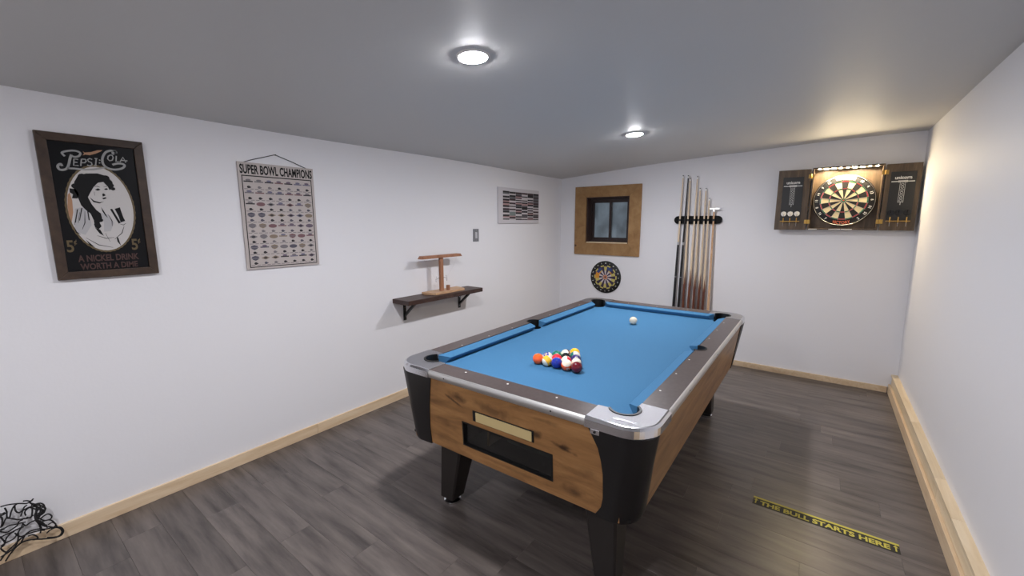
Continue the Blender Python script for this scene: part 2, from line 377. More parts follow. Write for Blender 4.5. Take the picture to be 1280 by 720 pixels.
# aluminium trim strips
def strip_prof(o): return [(o, H-.0005), (o+.005, H-.001), (o+.010, H-.008), (o+.010, .778), (o+.007, .774), (o, .774)]
for sy in (-1, 1):
    s_ = part('trim_strip', MB().loft([[(x, sy*c, z) for c, z in strip_prof(HLO)] for x in (-.414, .414)]), ALU, T, smooth=True)
    for x in (-.31, .27): part('screw', MB().cyl((x, sy*(HLO+.0095), .792), (x, sy*(HLO+.0108), .792), .0035, n=10), BLACKM, s_)
for sx in (-1, 1):
    s_ = part('trim_strip', MB().loft([[(sx*c, yy, z) for c, z in strip_prof(HWO)] for yy in (-.918, .918)]), ALU, T, smooth=True)
    for yy in (-.62, 0, .62): part('screw', MB().cyl((sx*(HWO+.0095), yy, .792), (sx*(HWO+.0108), yy, .792), .0035, n=10), BLACKM, s_)
# chrome corner castings with pocket cut-outs
inner = [(.547, .919)] + arc(pc[0], pc[1], .062, -56, 156, 18) + [(.415, 1.030)]
RC = .105
outer = [(.415, HLO)] + arc(HWO-RC, HLO-RC, RC, 90, 0, 10) + [(HWO, .919)]
def offs(d): return [(.415, HLO+d)] + arc(HWO-RC, HLO-RC, RC+d, 90, 0, 10) + [(HWO+d, .919)]
for sx in (-1, 1):
    for sy in (-1, 1):
        S = lambda pts, z: [(sx*a, sy*b, z) for a, b in pts]
        top = outer + inner
        c_ = part('corner_casting', MB().prism([(sx*a, sy*b) for a, b in top], .790, H+.003), BRUSH, T, bevel=.001)
        rings = [S(offs(0), H+.0025), S(offs(.006), H+.002), S(offs(.014), H-.007), S(offs(.014), .7745), S(offs(.002), .7735), S(offs(0.0), .79)]
        mb = MB(); n = len(rings[0]); rr = rings
        for i in range(n-1):
            for k in range(len(rr)-1): mb.add([rr[k][i], rr[k][i+1], rr[k+1][i+1], rr[k+1][i]], [(0, 1, 2, 3)])
        for i in (0, n-1): mb.add([r[i] for r in rr], [tuple(range(len(rr)))])
        part('chrome_band', mb, CHROME, c_, smooth=True)
        mb = MB()     # rubber pocket liner: lip and cup
        A = arc(pc[0], pc[1], .0615, -52, 152, 16); B = arc(pc[0], pc[1], .0525, -52, 152, 16)
        for k in range(16):
            for P0, P1, z0, z1 in ((A, A, .72, H+.006), (B, B, .72, H+.006)):
                mb.add([(sx*P0[k][0], sy*P0[k][1], z0), (sx*P0[k+1][0], sy*P0[k+1][1], z0), (sx*P1[k+1][0], sy*P1[k+1][1], z1), (sx*P1[k][0], sy*P1[k][1], z1)], [(0, 1, 2, 3)])
            mb.add([(sx*p_[0], sy*p_[1], H+.006) for p_ in (A[k], A[k+1], B[k+1], B[k])], [(0, 1, 2, 3)])
        for P in ((A[0], B[0]), (A[-1], B[-1])): mb.add([(sx*P[0][0], sy*P[0][1], .72), (sx*P[1][0], sy*P[1][1], .72), (sx*P[1][0], sy*P[1][1], H+.006), (sx*P[0][0], sy*P[0][1], H+.006)], [(0, 1, 2, 3)])
        pk = part('pocket', mb, BLACK, T, smooth=True)
        part('pocket_cup', MB().loft([[(sx*pc[0]+r*math.cos(k*math.pi/12), sy*pc[1]+r*math.sin(k*math.pi/12), z) for k in range(24)] for r, z in ((.059, BED-.003), (.058, .66), (.03, .64))], cap=False).add([(sx*pc[0]+.03*math.cos(k*math.pi/12), sy*pc[1]+.03*math.sin(k*math.pi/12), .64) for k in range(24)], [tuple(range(24))]), BLACK, pk)
for sx in (-1, 1):
    mb = MB(); A = arc(.552, 0, .0515, -100, 100, 16); B = arc(.552, 0, .0445, -100, 100, 16)
    for k in range(16):
        for P in (A, B): mb.add([(sx*P[k][0], P[k][1], .72), (sx*P[k+1][0], P[k+1][1], .72), (sx*P[k+1][0], P[k+1][1], H+.003), (sx*P[k][0], P[k][1], H+.003)], [(0, 1, 2, 3)])
        mb.add([(sx*p_[0], p_[1], H+.003) for p_ in (A[k], A[k+1], B[k+1], B[k])], [(0, 1, 2, 3)])
    pk = part('pocket', mb, BLACK, T, smooth=True)
    part('pocket_cup', MB().loft([[(sx*.552+r*math.cos(k*math.pi/12), r*math.sin(k*math.pi/12), z) for k in range(24)] for r, z in ((.051, BED-.003), (.05, .67), (.001, .66))], cap=False), BLACK, pk)
# sights
sgt = MB().lathe([(.0045, -.002), (.0045, .0006), (.002, .0008)], (0, 0, 0), n=10).mesh('sight', WHITE)
D = .0709; SP = .2477
for sy in (-1, 1):
    for k in (-1, 0, 1): link('sight', sgt, T, (k*SP, sy*(4*SP+D), H))
for sx in (-1, 1):
    for k in (-3, -2, -1, 1, 2, 3): link('sight', sgt, T, (sx*(2*SP+D), k*SP, H))
# cabinet panels: the near end has the ball window and the cue-ball slot
def panel_with_holes(xr, zr, holes, sy, th):
    xsb = sorted(set([xr[0], xr[1]] + [v for h in holes for v in h[:2]])); zsb = sorted(set([zr[0], zr[1]] + [v for h in holes for v in h[2:]]))
    mb = MB()
    P = lambda x, z, d: (x, sy*(yf(z)-d), z)
    hole = lambda x, z: any(h[0] < x < h[1] and h[2] < z < h[3] for h in holes)
    for i in range(len(xsb)-1):
        for k in range(len(zsb)-1):
            x0, x1, z0, z1 = xsb[i], xsb[i+1], zsb[k], zsb[k+1]
            if hole((x0+x1)/2, (z0+z1)/2): continue
            for d in (0, th): mb.add([P(x0, z0, d), P(x1, z0, d), P(x1, z1, d), P(x0, z1, d)], [(0, 1, 2, 3)])
    for h in holes + [(xr[0], xr[1], zr[0], zr[1])]:
        x0, x1, z0, z1 = h
        for a, b in (((x0, z0), (x1, z0)), ((x1, z0), (x1, z1)), ((x1, z1), (x0, z1)), ((x0, z1), (x0, z0))):
            mb.add([P(*a, 0), P(*b, 0), P(*b, th), P(*a, th)], [(0, 1, 2, 3)])
    return mb
SLOT = (-.214, .270, .482, .600)
fp = part('end_panel', panel_with_holes((-.55, .55), (.42, .775), [SLOT], -1, .02), OAK, T)
mb = MB()      # black rim of the ball window
for a, b, c, d in ((SLOT[0]-.002, SLOT[0]+.005, SLOT[2]-.002, SLOT[3]+.002), (SLOT[1]-.005, SLOT[1]+.002, SLOT[2]-.002, SLOT[3]+.002), (SLOT[0]+.005, SLOT[1]-.005, SLOT[3]-.005, SLOT[3]+.002), (SLOT[0]+.005, SLOT[1]-.005, SLOT[2]-.002, SLOT[2]+.004)):
    mb.loft([[(a, -(yf(c)+.0015), c), (b, -(yf(c)+.0015), c), (b, -(yf(c)-.022), c), (a, -(yf(c)-.022), c)], [(a, -(yf(d)+.0015), d), (b, -(yf(d)+.0015), d), (b, -(yf(d)-.022), d), (a, -(yf(d)-.022), d)]])
part('window_rim', mb, BLACK, fp)
bt = part('ball_tray', MB().box(-.23, .29, -1.09, -.80, .468, .480).box(-.232, -.222, -1.09, -.80, .48, .64).box(.282, .292, -1.09, -.80, .48, .64).box(-.23, .29, -.81, -.80, .48, .64).box(-.23, .29, -1.09, -.80, .64, .65), DARKIN, T)
part('tray_divider', MB().box(-.12, -.108, -1.06, -.81, .48, .56), mat('tray_tan', (96, 80, 58), .6), bt)
part('ball_gutter', MB().box(-.02, .26, -1.04, -.86, .52, .535), mat('gutter_green', (30, 40, 36), .5), bt)
part('window_glass', MB().box(SLOT[0]+.004, SLOT[1]-.004, -1.114, -1.111, SLOT[2]+.003, SLOT[3]-.003), mat('clear_pane', (235, 240, 238), .03, trans=1, spec=.5), fp)
part('end_panel', panel_with_holes((-.55, .55), (.42, .775), [], 1, .02), OAK, T)
for sx in (-1, 1):
    rings = [[(sx*(xs(z)-d), yy, z) for d, yy in ((0, -1.05), (0, 1.05), (.02, 1.05), (.02, -1.05))] for z in (.42, .775)]
    part('side_panel', MB().loft(rings), OAKS, T)
part('cabinet_bottom', MB().box(-.585, .585, -1.10, 1.10, .424, .436), BLACK, T)
# coin plate
mb = MB(); zz0, zz1 = .628, .672
mb.loft([[(x, -(yf(z)+d), z) for x, d in ((-.145, .003), (.185, .003), (.185, -.01), (-.145, -.01))] for z in (zz0-.004, zz1+.004)])
cpn = part('coin_plate_frame', mb, BLACK, T, bevel=.003)
part('coin_plate', MB().loft([[(x, -(yf(z)+d), z) for x, d in ((-.124, .007), (.176, .007), (.176, .002), (-.124, .002))] for z in (zz0, zz1)]), CREAM, cpn, bevel=.002)
# black corner pieces wrapping each corner
def corner_ring(xin, z, yin):
    o = .005; r = .10; X = xs(z)+o+.012*(z-.42)/.36; Y = yf(z)+o+.004
    pts = [(xin, yf(z)-.004), (xin, yf(z)+.0045)]
    pts += arc(X-r, Y-r, r, 88, 2, 9)
    pts += [(xs(z)+.0045, yin), (xs(z)-.004, yin), (xs(z)-.03, yf(z)-.03)]
    return [(a, b, z) for a, b in pts]
inR = [(.416, .452), (.45, .478), (.50, .487), (.62, .486), (.70, .466), (.775, .425)]
inL = [(.416, .432), (.45, .434), (.50, .436), (.62, .428), (.70, .416), (.775, .404)]
def prof_in(tab, z):
    for (z0, a), (z1, b) in zip(tab, tab[1:]):
        if z <= z1: return a+(b-a)*(z-z0)/(z1-z0)
    return tab[-1][1]
for sx in (-1, 1):
    for sy in (-1, 1):
        tab = inR if sx*sy < 0 else inL
        rings = []
        for z in (.412, .416, .43, .46, .50, .55, .60, .65, .70, .74, .7735):
            zz = max(z, .416); ring = corner_ring(prof_in(tab, zz), z, .985+.03*(z-.42)/.36)
            if z < .43:
                k = {.412: .965, .416: .985}[z]; cx, cy = .53, 1.04
                ring = [(cx+(a-cx)*k, cy+(b-cy)*k, c) for a, b, c in ring]
            rings.append([(sx*a, sy*b, c) for a, b, c in ring])
        part('corner_post', MB().loft(rings), CORNERB, T, smooth=True)
em = part('emblem_plate', MB().box(.515, .590, -1.098, -1.094, H+.0031, H+.0046).box(.520, .594, -1.106, -1.102, H+.0031, H+.0046).box(.505, .530, -1.112, -1.100, H+.0031, H+.0055), CHROME, T)
# lock bracket under the chrome corner
lk = part('lock_bracket', MB().box(.437, .473, -1.1475, -1.142, .752, .772), CHROME, T, bevel=.002)
part('keyhole', MB().cyl((.455, -1.147, .762), (.455, -1.150, .762), .005, n=10), BLACKM, lk)
# legs
for sx in (-1, 1):
    for sy in (-1, 1):
        bx_, by_ = sx*.456, sy*.962; tx, ty = sx*.415, sy*.925
        rings = [[(cx+h*a*sx, cy+h*b*sy, z) for a, b in ((-.85, -1), (.85, -1), (1, -.85), (1, .85), (.85, 1), (-.85, 1), (-1, .85), (-1, -.85))] for cx, cy, h, z in ((bx_, by_, .047, .035), (tx, ty, .079, .43))]
        l_ = part('leg', MB().loft(rings), LEGB, T)
        part('leveler', MB().lathe([(.043, 0), (.046, .004), (.046, .012), (.03, .018), (.018, .022), (.018, .036)], (bx_, by_, 0), n=20), CHROME, l_, smooth=True)

# ------------------------------------------------------------------ pool balls
BR = .0286
BC = {'yellow': (240, 178, 24), 'blue': (26, 44, 148), 'red': (206, 28, 48), 'purple': (52, 32, 96), 'orange': (246, 98, 40), 'green': (8, 104, 84), 'maroon': (104, 16, 30), 'black': (14, 14, 16)}
IV = mat('ball_ivory', (232, 222, 200), .05, coat=.3)
BM = {k: mat('ball_'+k, v, .05, coat=.3) for k, v in BC.items()}
def ball_mesh(color, stripe):
    mb = MB(); nl, nr = 32, 24
    for i in range(nr+1):
        a = math.pi*i/nr - math.pi/2
        for k in range(nl): mb.v.append((BR*math.cos(a)*math.cos(2*math.pi*k/nl), BR*math.cos(a)*math.sin(2*math.pi*k/nl), BR*math.sin(a)))
    for i in range(nr):
        for k in range(nl):
            f = (i*nl+k, i*nl+(k+1) % nl, (i+1)*nl+(k+1) % nl, (i+1)*nl+k)
            mb.f.append(f); mb.m.append(0 if (not stripe or 7.5 < i+.5 < 16.5) else 1)
    me = bpy.data.meshes.new('ball'); me.from_pydata(mb.v, [], mb.f)
    me.materials.append(color); me.materials.append(IV); me.polygons.foreach_set('material_index', mb.m)
    bm = bmesh.new(); bm.from_mesh(me); bmesh.ops.remove_doubles(bm, verts=bm.verts, dist=1e-6); bm.to_mesh(me); bm.free()
    me.polygons.foreach_set('use_smooth', [True]*len(me.polygons)); return me
def sph(u, v, r):      # wrap a small flat drawing round the ball, centred on +x
    a, b = u/BR, v/BR; return (r*math.cos(a)*math.cos(b), r*math.sin(a)*math.cos(b), r*math.sin(b))
def make_ball(num, cname, stripe, x, y, eul):
    if num == 0:
        o = link('cue_ball', ball_mesh(IV, False)); o.location = (x, y, BED+BR)
        return tag(o, 'plain ivory cue ball alone near the far end of the table', 'ball')
    root = link('pool_ball', ball_mesh(BM[cname], stripe)); root.location = (x, y, BED+BR); root.matrix_world = Matrix.Translation(root.location) @ eul.to_4x4()
    for sgn in (1, -1):
        mb = MB(); ring = [sph(.0085*math.cos(t*math.pi/9), .0085*math.sin(t*math.pi/9), BR+.00012) for t in range(18)]
        mb.add([sph(0, 0, BR+.00022)]+ring, [(0, 1+t, 1+(t+1) % 18) for t in range(18)])
        mb.v = [(sgn*a, sgn*b, c) for a, b, c in mb.v]
        d_ = part('number_disc', mb, IV, root, smooth=True)
        v, f, asp = text2d(str(num), .02); hgt = .0085; wd = min(hgt*asp, .0115)
        mb = MB(); mb.add([sph((a-.5)*wd, (b-.5)*hgt, BR+.0005) for a, b in v], f); mb.v = [(sgn*a, sgn*b, c) for a, b, c in mb.v]
        part('numeral', mb, BM['black'], d_)
    tag(root, {False: 'solid %s pool ball in the triangle of racked balls', True: '%s striped white pool ball in the triangle of racked balls'}[stripe] % cname, 'ball', 'racked pool balls on the blue cloth')
    return root
RX, RY = .011, -.649                                # middle of the rack's base row (table frame)
dxb, dyb = BR*2.012, BR*2.012*math.sin(math.radians(60))
layout = [[(5, 'orange', 0), (9, 'yellow', 1), (2, 'blue', 0), (13, 'orange', 1), (7, 'maroon', 0)],
          [(10, 'blue', 1), (3, 'red', 0), (11, 'red', 1), (12, 'purple', 1)],
          [(6, 'green', 0), (8, 'black', 0), (4, 'purple', 0)],
          [(15, 'maroon', 1), (14, 'green', 1)], [(1, 'yellow', 0)]]
_v = (Vector(CAM)-Vector((.01, -.6, .795))).normalized(); _r = Vector((0, 0, 1)).cross(_v).normalized(); _u = _v.cross(_r)
def turn(n, p):       # number side and pole given as (right, up, towards the near right corner of the room)
    n_ = (_r*n[0]+_u*n[1]+_v*n[2]).normalized(); p_ = _r*p[0]+_u*p[1]+_v*p[2]; p_ = (p_-n_*p_.dot(n_)).normalized()
    return Matrix((n_, p_.cross(n_), p_)).transposed()
EUL = {5: turn((.3, -.9, -.2), (0, .2, 1)), 9: turn((.6, -.45, .66), (-.62, -.5, .2)), 2: turn((.1, -.98, .0), (1, 0, 0)), 13: turn((.2, -.72, .66), (0, .68, .73)), 7: turn((-.3, -.93, -.1), (0, .1, 1)),
       10: turn((-.3, .6, .7), (.9, .3, .15)), 3: turn((0, -1, .05), (1, 0, 0)), 11: turn((.5, .8, .2), (-.8, .4, .5)), 12: turn((0, -.95, .3), (0, .3, .95)), 6: turn((.15, .2, .95), (0, 1, 0)), 8: turn((0, -.5, .86), (0, 1, 0)),
       4: turn((.1, .35, .93), (0, 1, 0)), 15: turn((.8, .5, .3), (-.5, .3, .8)), 14: turn((-.6, .7, 0), (.6, .5, .6)), 1: turn((-.6, -.3, .74), (0, 1, 0))}
cT, sT = math.cos(TH), math.sin(TH)
for r_, rowl in enumerate(layout):
    for k, (num, cn, st) in enumerate(rowl):
        lx, ly = RX+(k-(len(rowl)-1)/2)*dxb, RY+r_*dyb
        make_ball(num, cn, bool(st), cT*lx-sT*ly, sT*lx+cT*ly, EUL[num])
lx, ly = -.003, .508
make_ball(0, '', False, cT*lx-sT*ly, sT*lx+cT*ly, (0, 0, 0))

# ------------------------------------------------------------------ ceiling downlights (two in view, one more of the row behind the camera)
def downlight(x, y, label):
    sl = (zc(x+.05)-zc(x-.05))/.1
    r = empty('ceiling_light', (x, y, zc(x)-.001)); r.rotation_euler = (0, -math.atan(sl), 0)
    part('trim_ring', MB().lathe([(.0595, -.001), (.0597, -.0068), (.0610, -.0070), (.065, -.0050), (.070, 0), (.0595, .001)], (0, 0, 0), n=40), WHITE, r, smooth=True)
    part('lens', MB().lathe([(.0592, -.0030), (.0588, -.0064), (.054, -.0086), (.043, -.0108), (.024, -.0124), (.006, -.0130)], (0, 0, 0), n=28), LENS, r, smooth=True)
    return tag(r, label, 'ceiling light', 'round downlights in a row along the ceiling')
downlight(-.155, -1.069, 'round white downlight in the ceiling over the near end of the pool table')
downlight(-.179, .812, 'round white downlight in the ceiling over the far half of the pool table')
downlight(-.15, -2.95, 'round white downlight at the end of the ceiling row away from the window')

# ------------------------------------------------------------------ framed mirror sign (left wall; local x = along the wall, -y = into the room)
def wall_item(name, label, cat, y, z): return tag(empty(name, (XL, y, z), math.pi/2), label, cat)
pm = wall_item('framed_bar_mirror', 'dark wood framed black bar mirror with woman in a white oval', 'mirror', -1.99635, 1.2505)
ZO = 1.58355-1.2505
FRW = wood('mirror_frame_wood', (48, 35, 27), (64, 48, 37), (78, 60, 47), grain=(5, 5, 5), scale=3, rough=.45)
w2, z0, z1, fw_ = .1835, 0, .6665, .036
for poly in ([(-w2, z0), (w2, z0), (w2-fw_, z0+fw_), (-w2+fw_, z0+fw_)], [(-w2, z1), (w2, z1), (w2-fw_, z1-fw_), (-w2+fw_, z1-fw_)],
             [(-w2, z0), (-w2+fw_, z0+fw_), (-w2+fw_, z1-fw_), (-w2, z1)], [(w2, z0), (w2-fw_, z0+fw_), (w2-fw_, z1-fw_), (w2, z1)]):
    part('frame_rail', MB().prism(poly, -.024, -.002, 'y'), FRW, pm, bevel=.002)
gl = part('mirror_panel', MB().box(-w2+fw_-.004, w2-fw_+.004, -.014, -.006, z0+fw_-.004, z1-fw_+.004), mat('black_mirror_print', (5, 5, 8), .3, spec=.25), pm)
INK = mat('ink_black', (8, 7, 9), .5, spec=.25); PALE = mat('print_pale', (196, 192, 190), .35); GREYP = mat('print_grey', (150, 150, 150), .4); GOLD = mat('print_gold', (96, 80, 50), .45); TAN = mat('print_tan', (170, 128, 96), .45); REDB = mat('print_dull_red', (68, 42, 37), .5)
ell = lambda a, b, n=48, cx=0, cz=-.004: [(cx+a*math.cos(2*math.pi*k/n), cz+b*math.sin(2*math.pi*k/n)) for k in range(n)]
def lifted(pts): return [(a, b+ZO) for a, b in pts]
part('gold_border', MB().flat(lifted([((.1215+.0022*(k % 2))*math.cos(2*math.pi*k/96), -.004+(.206+.0022*(k % 2))*math.sin(2*math.pi*k/96)) for k in range(96)]), -.0144), GOLD, gl)
part('oval', MB().flat(lifted(ell(.115, .199)), -.0147), PALE, gl)
G = {'hair': [(-.08,.119),(-.066,.146),(-.037,.161),(.003,.165),(.035,.155),(.052,.129),(.052,.098),(.037,.089),(.033,.105),(.019,.126),(0,.121),(-.016,.102),(-.031,.074),(-.042,.051),(-.033,.019),(-.02,-.008),(-.006,-.024),(-.004,-.046),(-.015,-.069),(-.01,-.086),(-.022,-.1),(-.034,-.091),(-.034,-.058),(-.042,-.025),(-.056,-.009),(-.069,.012),(-.074,.039),(-.078,.06),(-.085,.081)],
     'bow': [(-.099,.089),(-.08,.087),(-.07,.066),(-.078,.043),(-.096,.044),(-.09,.062),(-.1,.07)],
     'eye': [(-.014,.088),(-.003,.095),(.006,.089),(-.005,.083)], 'eye2': [(.018,.092),(.027,.098),(.033,.093),(.025,.088)],
     'nose': [(.009,.069),(.015,.072),(.021,.063),(.01,.056)], 'mouth': [(.006,.049),(.02,.054),(.023,.049),(.011,.043)],
     'jaw': [(-.037,.052),(-.023,.036),(-.004,.029),(.011,.033),(-.005,.023),(-.026,.029)],
     's1': [(-.086,-.009),(-.081,-.004),(-.096,-.069),(-.099,-.069)], 's2': [(-.071,-.002),(-.066,.001),(-.081,-.058),(-.084,-.06)],
     's3': [(-.052,-.003),(-.048,-.016),(-.048,-.058),(-.052,-.056)], 's4': [(-.104,-.085),(-.097,-.11),(-.085,-.126),(-.101,-.114)],
     'sash': [(-.034,-.093),(-.017,-.102),(-.007,-.132),(-.021,-.12)], 'arm': [(-.078,-.134),(-.072,-.148),(-.044,-.186),(-.061,-.175)], 'arm2': [(.038,-.138),(.044,-.143),(.05,-.184),(.039,-.161)],
     'glass': [(.029,-.003),(.037,-.001),(.061,-.069),(.053,-.073)], 'glass2': [(.046,-.001),(.066,.007),(.069,-.014),(.074,-.044),(.079,-.06),(.061,-.067),(.056,-.035)],
     'neck': [(-.002,.007),(.007,-.015),(.017,-.046),(.009,-.035),(.001,-.015)]}
mb = MB()
for cx, cz, r_ in ((.044, .112, .012), (.050, .096, .009), (-.078, .10, .014), (-.02, -.03, .013), (-.012, -.056, .011), (-.026, -.078, .010), (-.048, .006, .014), (.03, .146, .014), (-.05, .145, .016)): mb.flat(lifted(ell(r_, r_*.9, 12, cx, cz)), -.0153)
for p_ in ([(-.078, -.02), (-.088, -.07)], [(-.06, -.015), (-.066, -.07), (-.078, -.1)], [(-.09, -.03), (-.102, -.08)], [(-.018, .078), (-.018, .06)], [(-.018, .103), (-.004, .104), (.006, .1)], [(.018, .103), (.03, .106)], [(.02, -.03), (.03, -.06), (.028, -.085)], [(-.03, -.13), (0, -.145), (.03, -.14)], [(-.07, -.14), (-.03, -.175), (.02, -.19)], [(.03, -.15), (.06, -.12), (.072, -.085)], [(.058, -.075), (.07, -.08), (.08, -.072)], [(.0, -.12), (.012, -.16)]): mb.stroke(lifted(p_), .0032, -.0155, ends=.4)
for k, v in G.items(): mb.flat(lifted(v), -.0154)
wm = part('woman_print', mb, INK, gl)
mb = MB(); mb.flat(lifted([(-.108,.059),(-.1,.07),(-.096,.033),(-.099,-.021),(-.109,-.066),(-.1145,-.037),(-.1145,.006)]), -.0150, 0)
mb.flat(lifted([(-.092,-.004),(-.06,.006),(-.046,-.02),(-.044,-.08),(-.07,-.126),(-.1,-.112),(-.1,-.06)]), -.0150, 1)
mb.flat(lifted([(-.01,-.02),(.02,-.03),(.036,-.07),(.02,-.11),(-.004,-.112),(.0,-.07)]), -.0150, 1)
part('tint_print', mb, [TAN, mat('print_light_grey', (176, 174, 176), .4)], gl)
SW = {'P_swash': [(-.111,.187),(-.114,.196),(-.122,.191),(-.125,.181),(-.12,.171),(-.108,.171),(-.096,.179),(-.088,.199),(-.082,.222),(-.075,.242)],
      'P_bowl': [(-.097,.232),(-.103,.241),(-.104,.248),(-.089,.256),(-.067,.261),(-.05,.258),(-.045,.25),(-.052,.238),(-.065,.233),(-.074,.236)],
      'under': [(-.096,.179),(-.073,.18),(-.04,.178),(-.01,.182),(.018,.19),(.038,.197)],
      'C': [(.072,.261),(.068,.268),(.074,.275),(.082,.271),(.075,.277),(.06,.277),(.043,.267),(.03,.243),(.027,.219),(.032,.204),(.046,.192),(.069,.189),(.094,.197),(.106,.211),(.099,.219),(.08,.219),(.061,.211)],
      'E': [(-.055,.223),(-.069,.223),(-.073,.194),(-.057,.195)], 'E2': [(-.070,.209),(-.059,.209)], 'p': [(-.05,.194),(-.044,.226)], 'p2': [(-.044,.226),(-.031,.226),(-.029,.218),(-.035,.21),(-.046,.209)],
      's': [(-.008,.228),(-.016,.232),(-.024,.225),(-.021,.217),(-.012,.213),(-.011,.204),(-.019,.197),(-.028,.201)], 'i': [(.007,.235),(.001,.202)], 'i2': [(.001,.234),(.011,.234)], 'i3': [(-.004,.202),(.005,.202)],
      'o': [(.059,.257),(.05,.25),(.047,.237),(.053,.229),(.063,.233),(.068,.246),(.065,.256),(.059,.257)], 'l': [(.08,.255),(.076,.228),(.086,.229)], 'a': [(.09,.227),(.104,.252),(.112,.227)], 'a2': [(.097,.236),(.119,.236)]}
mb = MB()
for k, v in SW.items():
    wd = {'P_swash': .009, 'P_bowl': .008, 'under': .008, 'C': .009}.get(k, .0048)
    if k in ('P_swash', 'C', 'P_bowl'):      # smooth the big swashes
        V = [Vector(p) for p in v]; o_ = []
        for i in range(len(V)-1):
            p0, p1, p2, p3 = V[max(i-1, 0)], V[i], V[i+1], V[min(i+2, len(V)-1)]
            for t in (0, .25, .5, .75): o_.append(.5*((2*p1)+(p2-p0)*t+(2*p0-5*p1+4*p2-p3)*t*t+(3*p1-p0-3*p2+p3)*t**3))
        v = [tuple(p) for p in o_] + [v[-1]]
    mb.stroke(lifted(v), wd, -.0156, 0)
for cx, cz in ((.018, .228), (.016, .215)): mb.flat(lifted(ell(.003, .003, 8, cx, cz)), -.0156, 0)
part('brand_lettering', mb, mat('print_silver', (150, 150, 148), .4), gl)
part('ribbon', MB().flat(lifted([(-.036,.262),(-.03,.257),(-.008,.262),(.015,.273),(.033,.276),(.025,.268),(.006,.256),(-.014,.247),(-.029,.248),(-.038,.243),(-.032,.253)]), -.0155), TAN, gl)
for cx in (-.127, .102):
    mb = MB(); put_text(mb, '5', cx-.012, cx+.012, ZO-.206, ZO-.150, -.0150, bold=.02); put_text(mb, '\u00a2', cx+.014, cx+.024, ZO-.175, ZO-.148, -.0150, bold=.02); part('price', mb, GOLD, gl)
mb = MB(); put_text(mb, 'A NICKEL DRINK', -.108, .112, ZO-.254, ZO-.222, -.0150, bold=.03); put_text(mb, 'WORTH A DIME', -.104, .104, ZO-.292, ZO-.262, -.0150, bold=.03)
part('slogan', mb, REDB, gl)

# ------------------------------------------------------------------ hanging champions poster
ps = wall_item('wall_poster', 'beige champions poster with rows of small emblems hung from a cord', 'poster', -1.156, 1.2265)
PAPER = mat('poster_beige', (186, 176, 172), .6); pw, ph = .229, .648; PEDGE = mat('poster_edge', (150, 142, 128), .6)
pan = part('panel', MB().box(-pw, pw, -.012, -.001, 0, ph), [PAPER], ps, bevel=.001)
mb = MB(); put_text(mb, 'SUPER BOWL CHAMPIONS', -.219, .219, .580, .636, -.0126, bold=.03); part('title', mb, INK, pan)
mb = MB(); bz0, bz1, bxw = .012, .572, .213
for a, b, c, d in ((-bxw, bxw, bz1-.006, bz1), (-bxw, bxw, bz0, bz0+.005), (-bxw, -bxw+.005, bz0, bz1), (bxw-.005, bxw, bz0, bz1)): mb.flat([(a, c), (b, c), (b, d), (a, d)], -.0125)
part('border', mb, INK, pan)
cols = [mat('emblem_%d' % i, c, .6) for i, c in enumerate([(34, 30, 36), (104, 90, 106), (132, 116, 100), (106, 102, 124), (118, 84, 88), (116, 110, 114), (78, 76, 90)])]
for rw in range(8):
    for cl in range(7):
        mb = MB(); cx = -.178+cl*.0593; cz = bz1-.045-rw*.0665; kind = R.randrange(4) if rw > 1 else 3
        ci = R.choice([1, 2, 3, 4, 5, 6])
        if kind == 0: mb.flat(ell(.020, .010, 14, cx, cz+.006), -.0125, ci)
        elif kind == 1: mb.flat([(cx-.020, cz+.006), (cx, cz-.003), (cx+.020, cz+.006), (cx, cz+.016)], -.0125, ci); mb.flat(ell(.009, .004, 10, cx, cz+.006), -.0128, 0)
        elif kind == 2: mb.flat([(cx-.016, cz+.014), (cx-.013, cz), (cx, cz-.006), (cx+.013, cz), (cx+.016, cz+.014), (cx, cz+.019)], -.0125, ci); mb.flat([(cx-.018, cz+.004), (cx+.018, cz+.004), (cx+.018, cz+.008), (cx-.018, cz+.008)], -.0128, 5)
        else: mb.flat([(cx-.020, cz+.004), (cx+.020, cz+.004), (cx+.020, cz+.010), (cx-.020, cz+.010)], -.0125, ci if R.random() < .7 else 0); mb.flat(ell(.012, .005, 10, cx, cz+.014), -.0126, R.choice([1, 3, 5]))
        hc = R.choice([0, 0, 0, 6, 5]); mb.flat(ell(.0075, .0065, 10, cx, cz-.020), -.0125, hc); mb.flat([(cx+.002, cz-.026), (cx+.011, cz-.022), (cx+.010, cz-.018), (cx+.003, cz-.020)], -.0127, hc)
        for dx in (-.012, .013): mb.flat([(cx+dx-.008, cz-.031), (cx+dx+.008, cz-.031), (cx+dx+.008, cz-.028), (cx+dx-.008, cz-.028)], -.0125, 5)
        mb.v = [(cx+(x_-cx)*1.28, y_, cz+(z_-cz)*1.22) for x_, y_, z_ in mb.v]
        part('emblem', mb, cols, pan)
part('cord', MB().tube([(-.20, -.010, ph-.004), (-.145, -.008, ph+.018), (-.012, -.004, ph+.062), (.002, -.004, ph+.062), (.10, -.007, ph+.03), (.19, -.010, ph-.004)], .0022, 6), mat('cord_black', (24, 22, 20), .7), ps)
part('nail', MB().cyl((-.005, 0, ph+.063), (-.005, -.014, ph+.063), .003, n=8), BLACKM, ps)

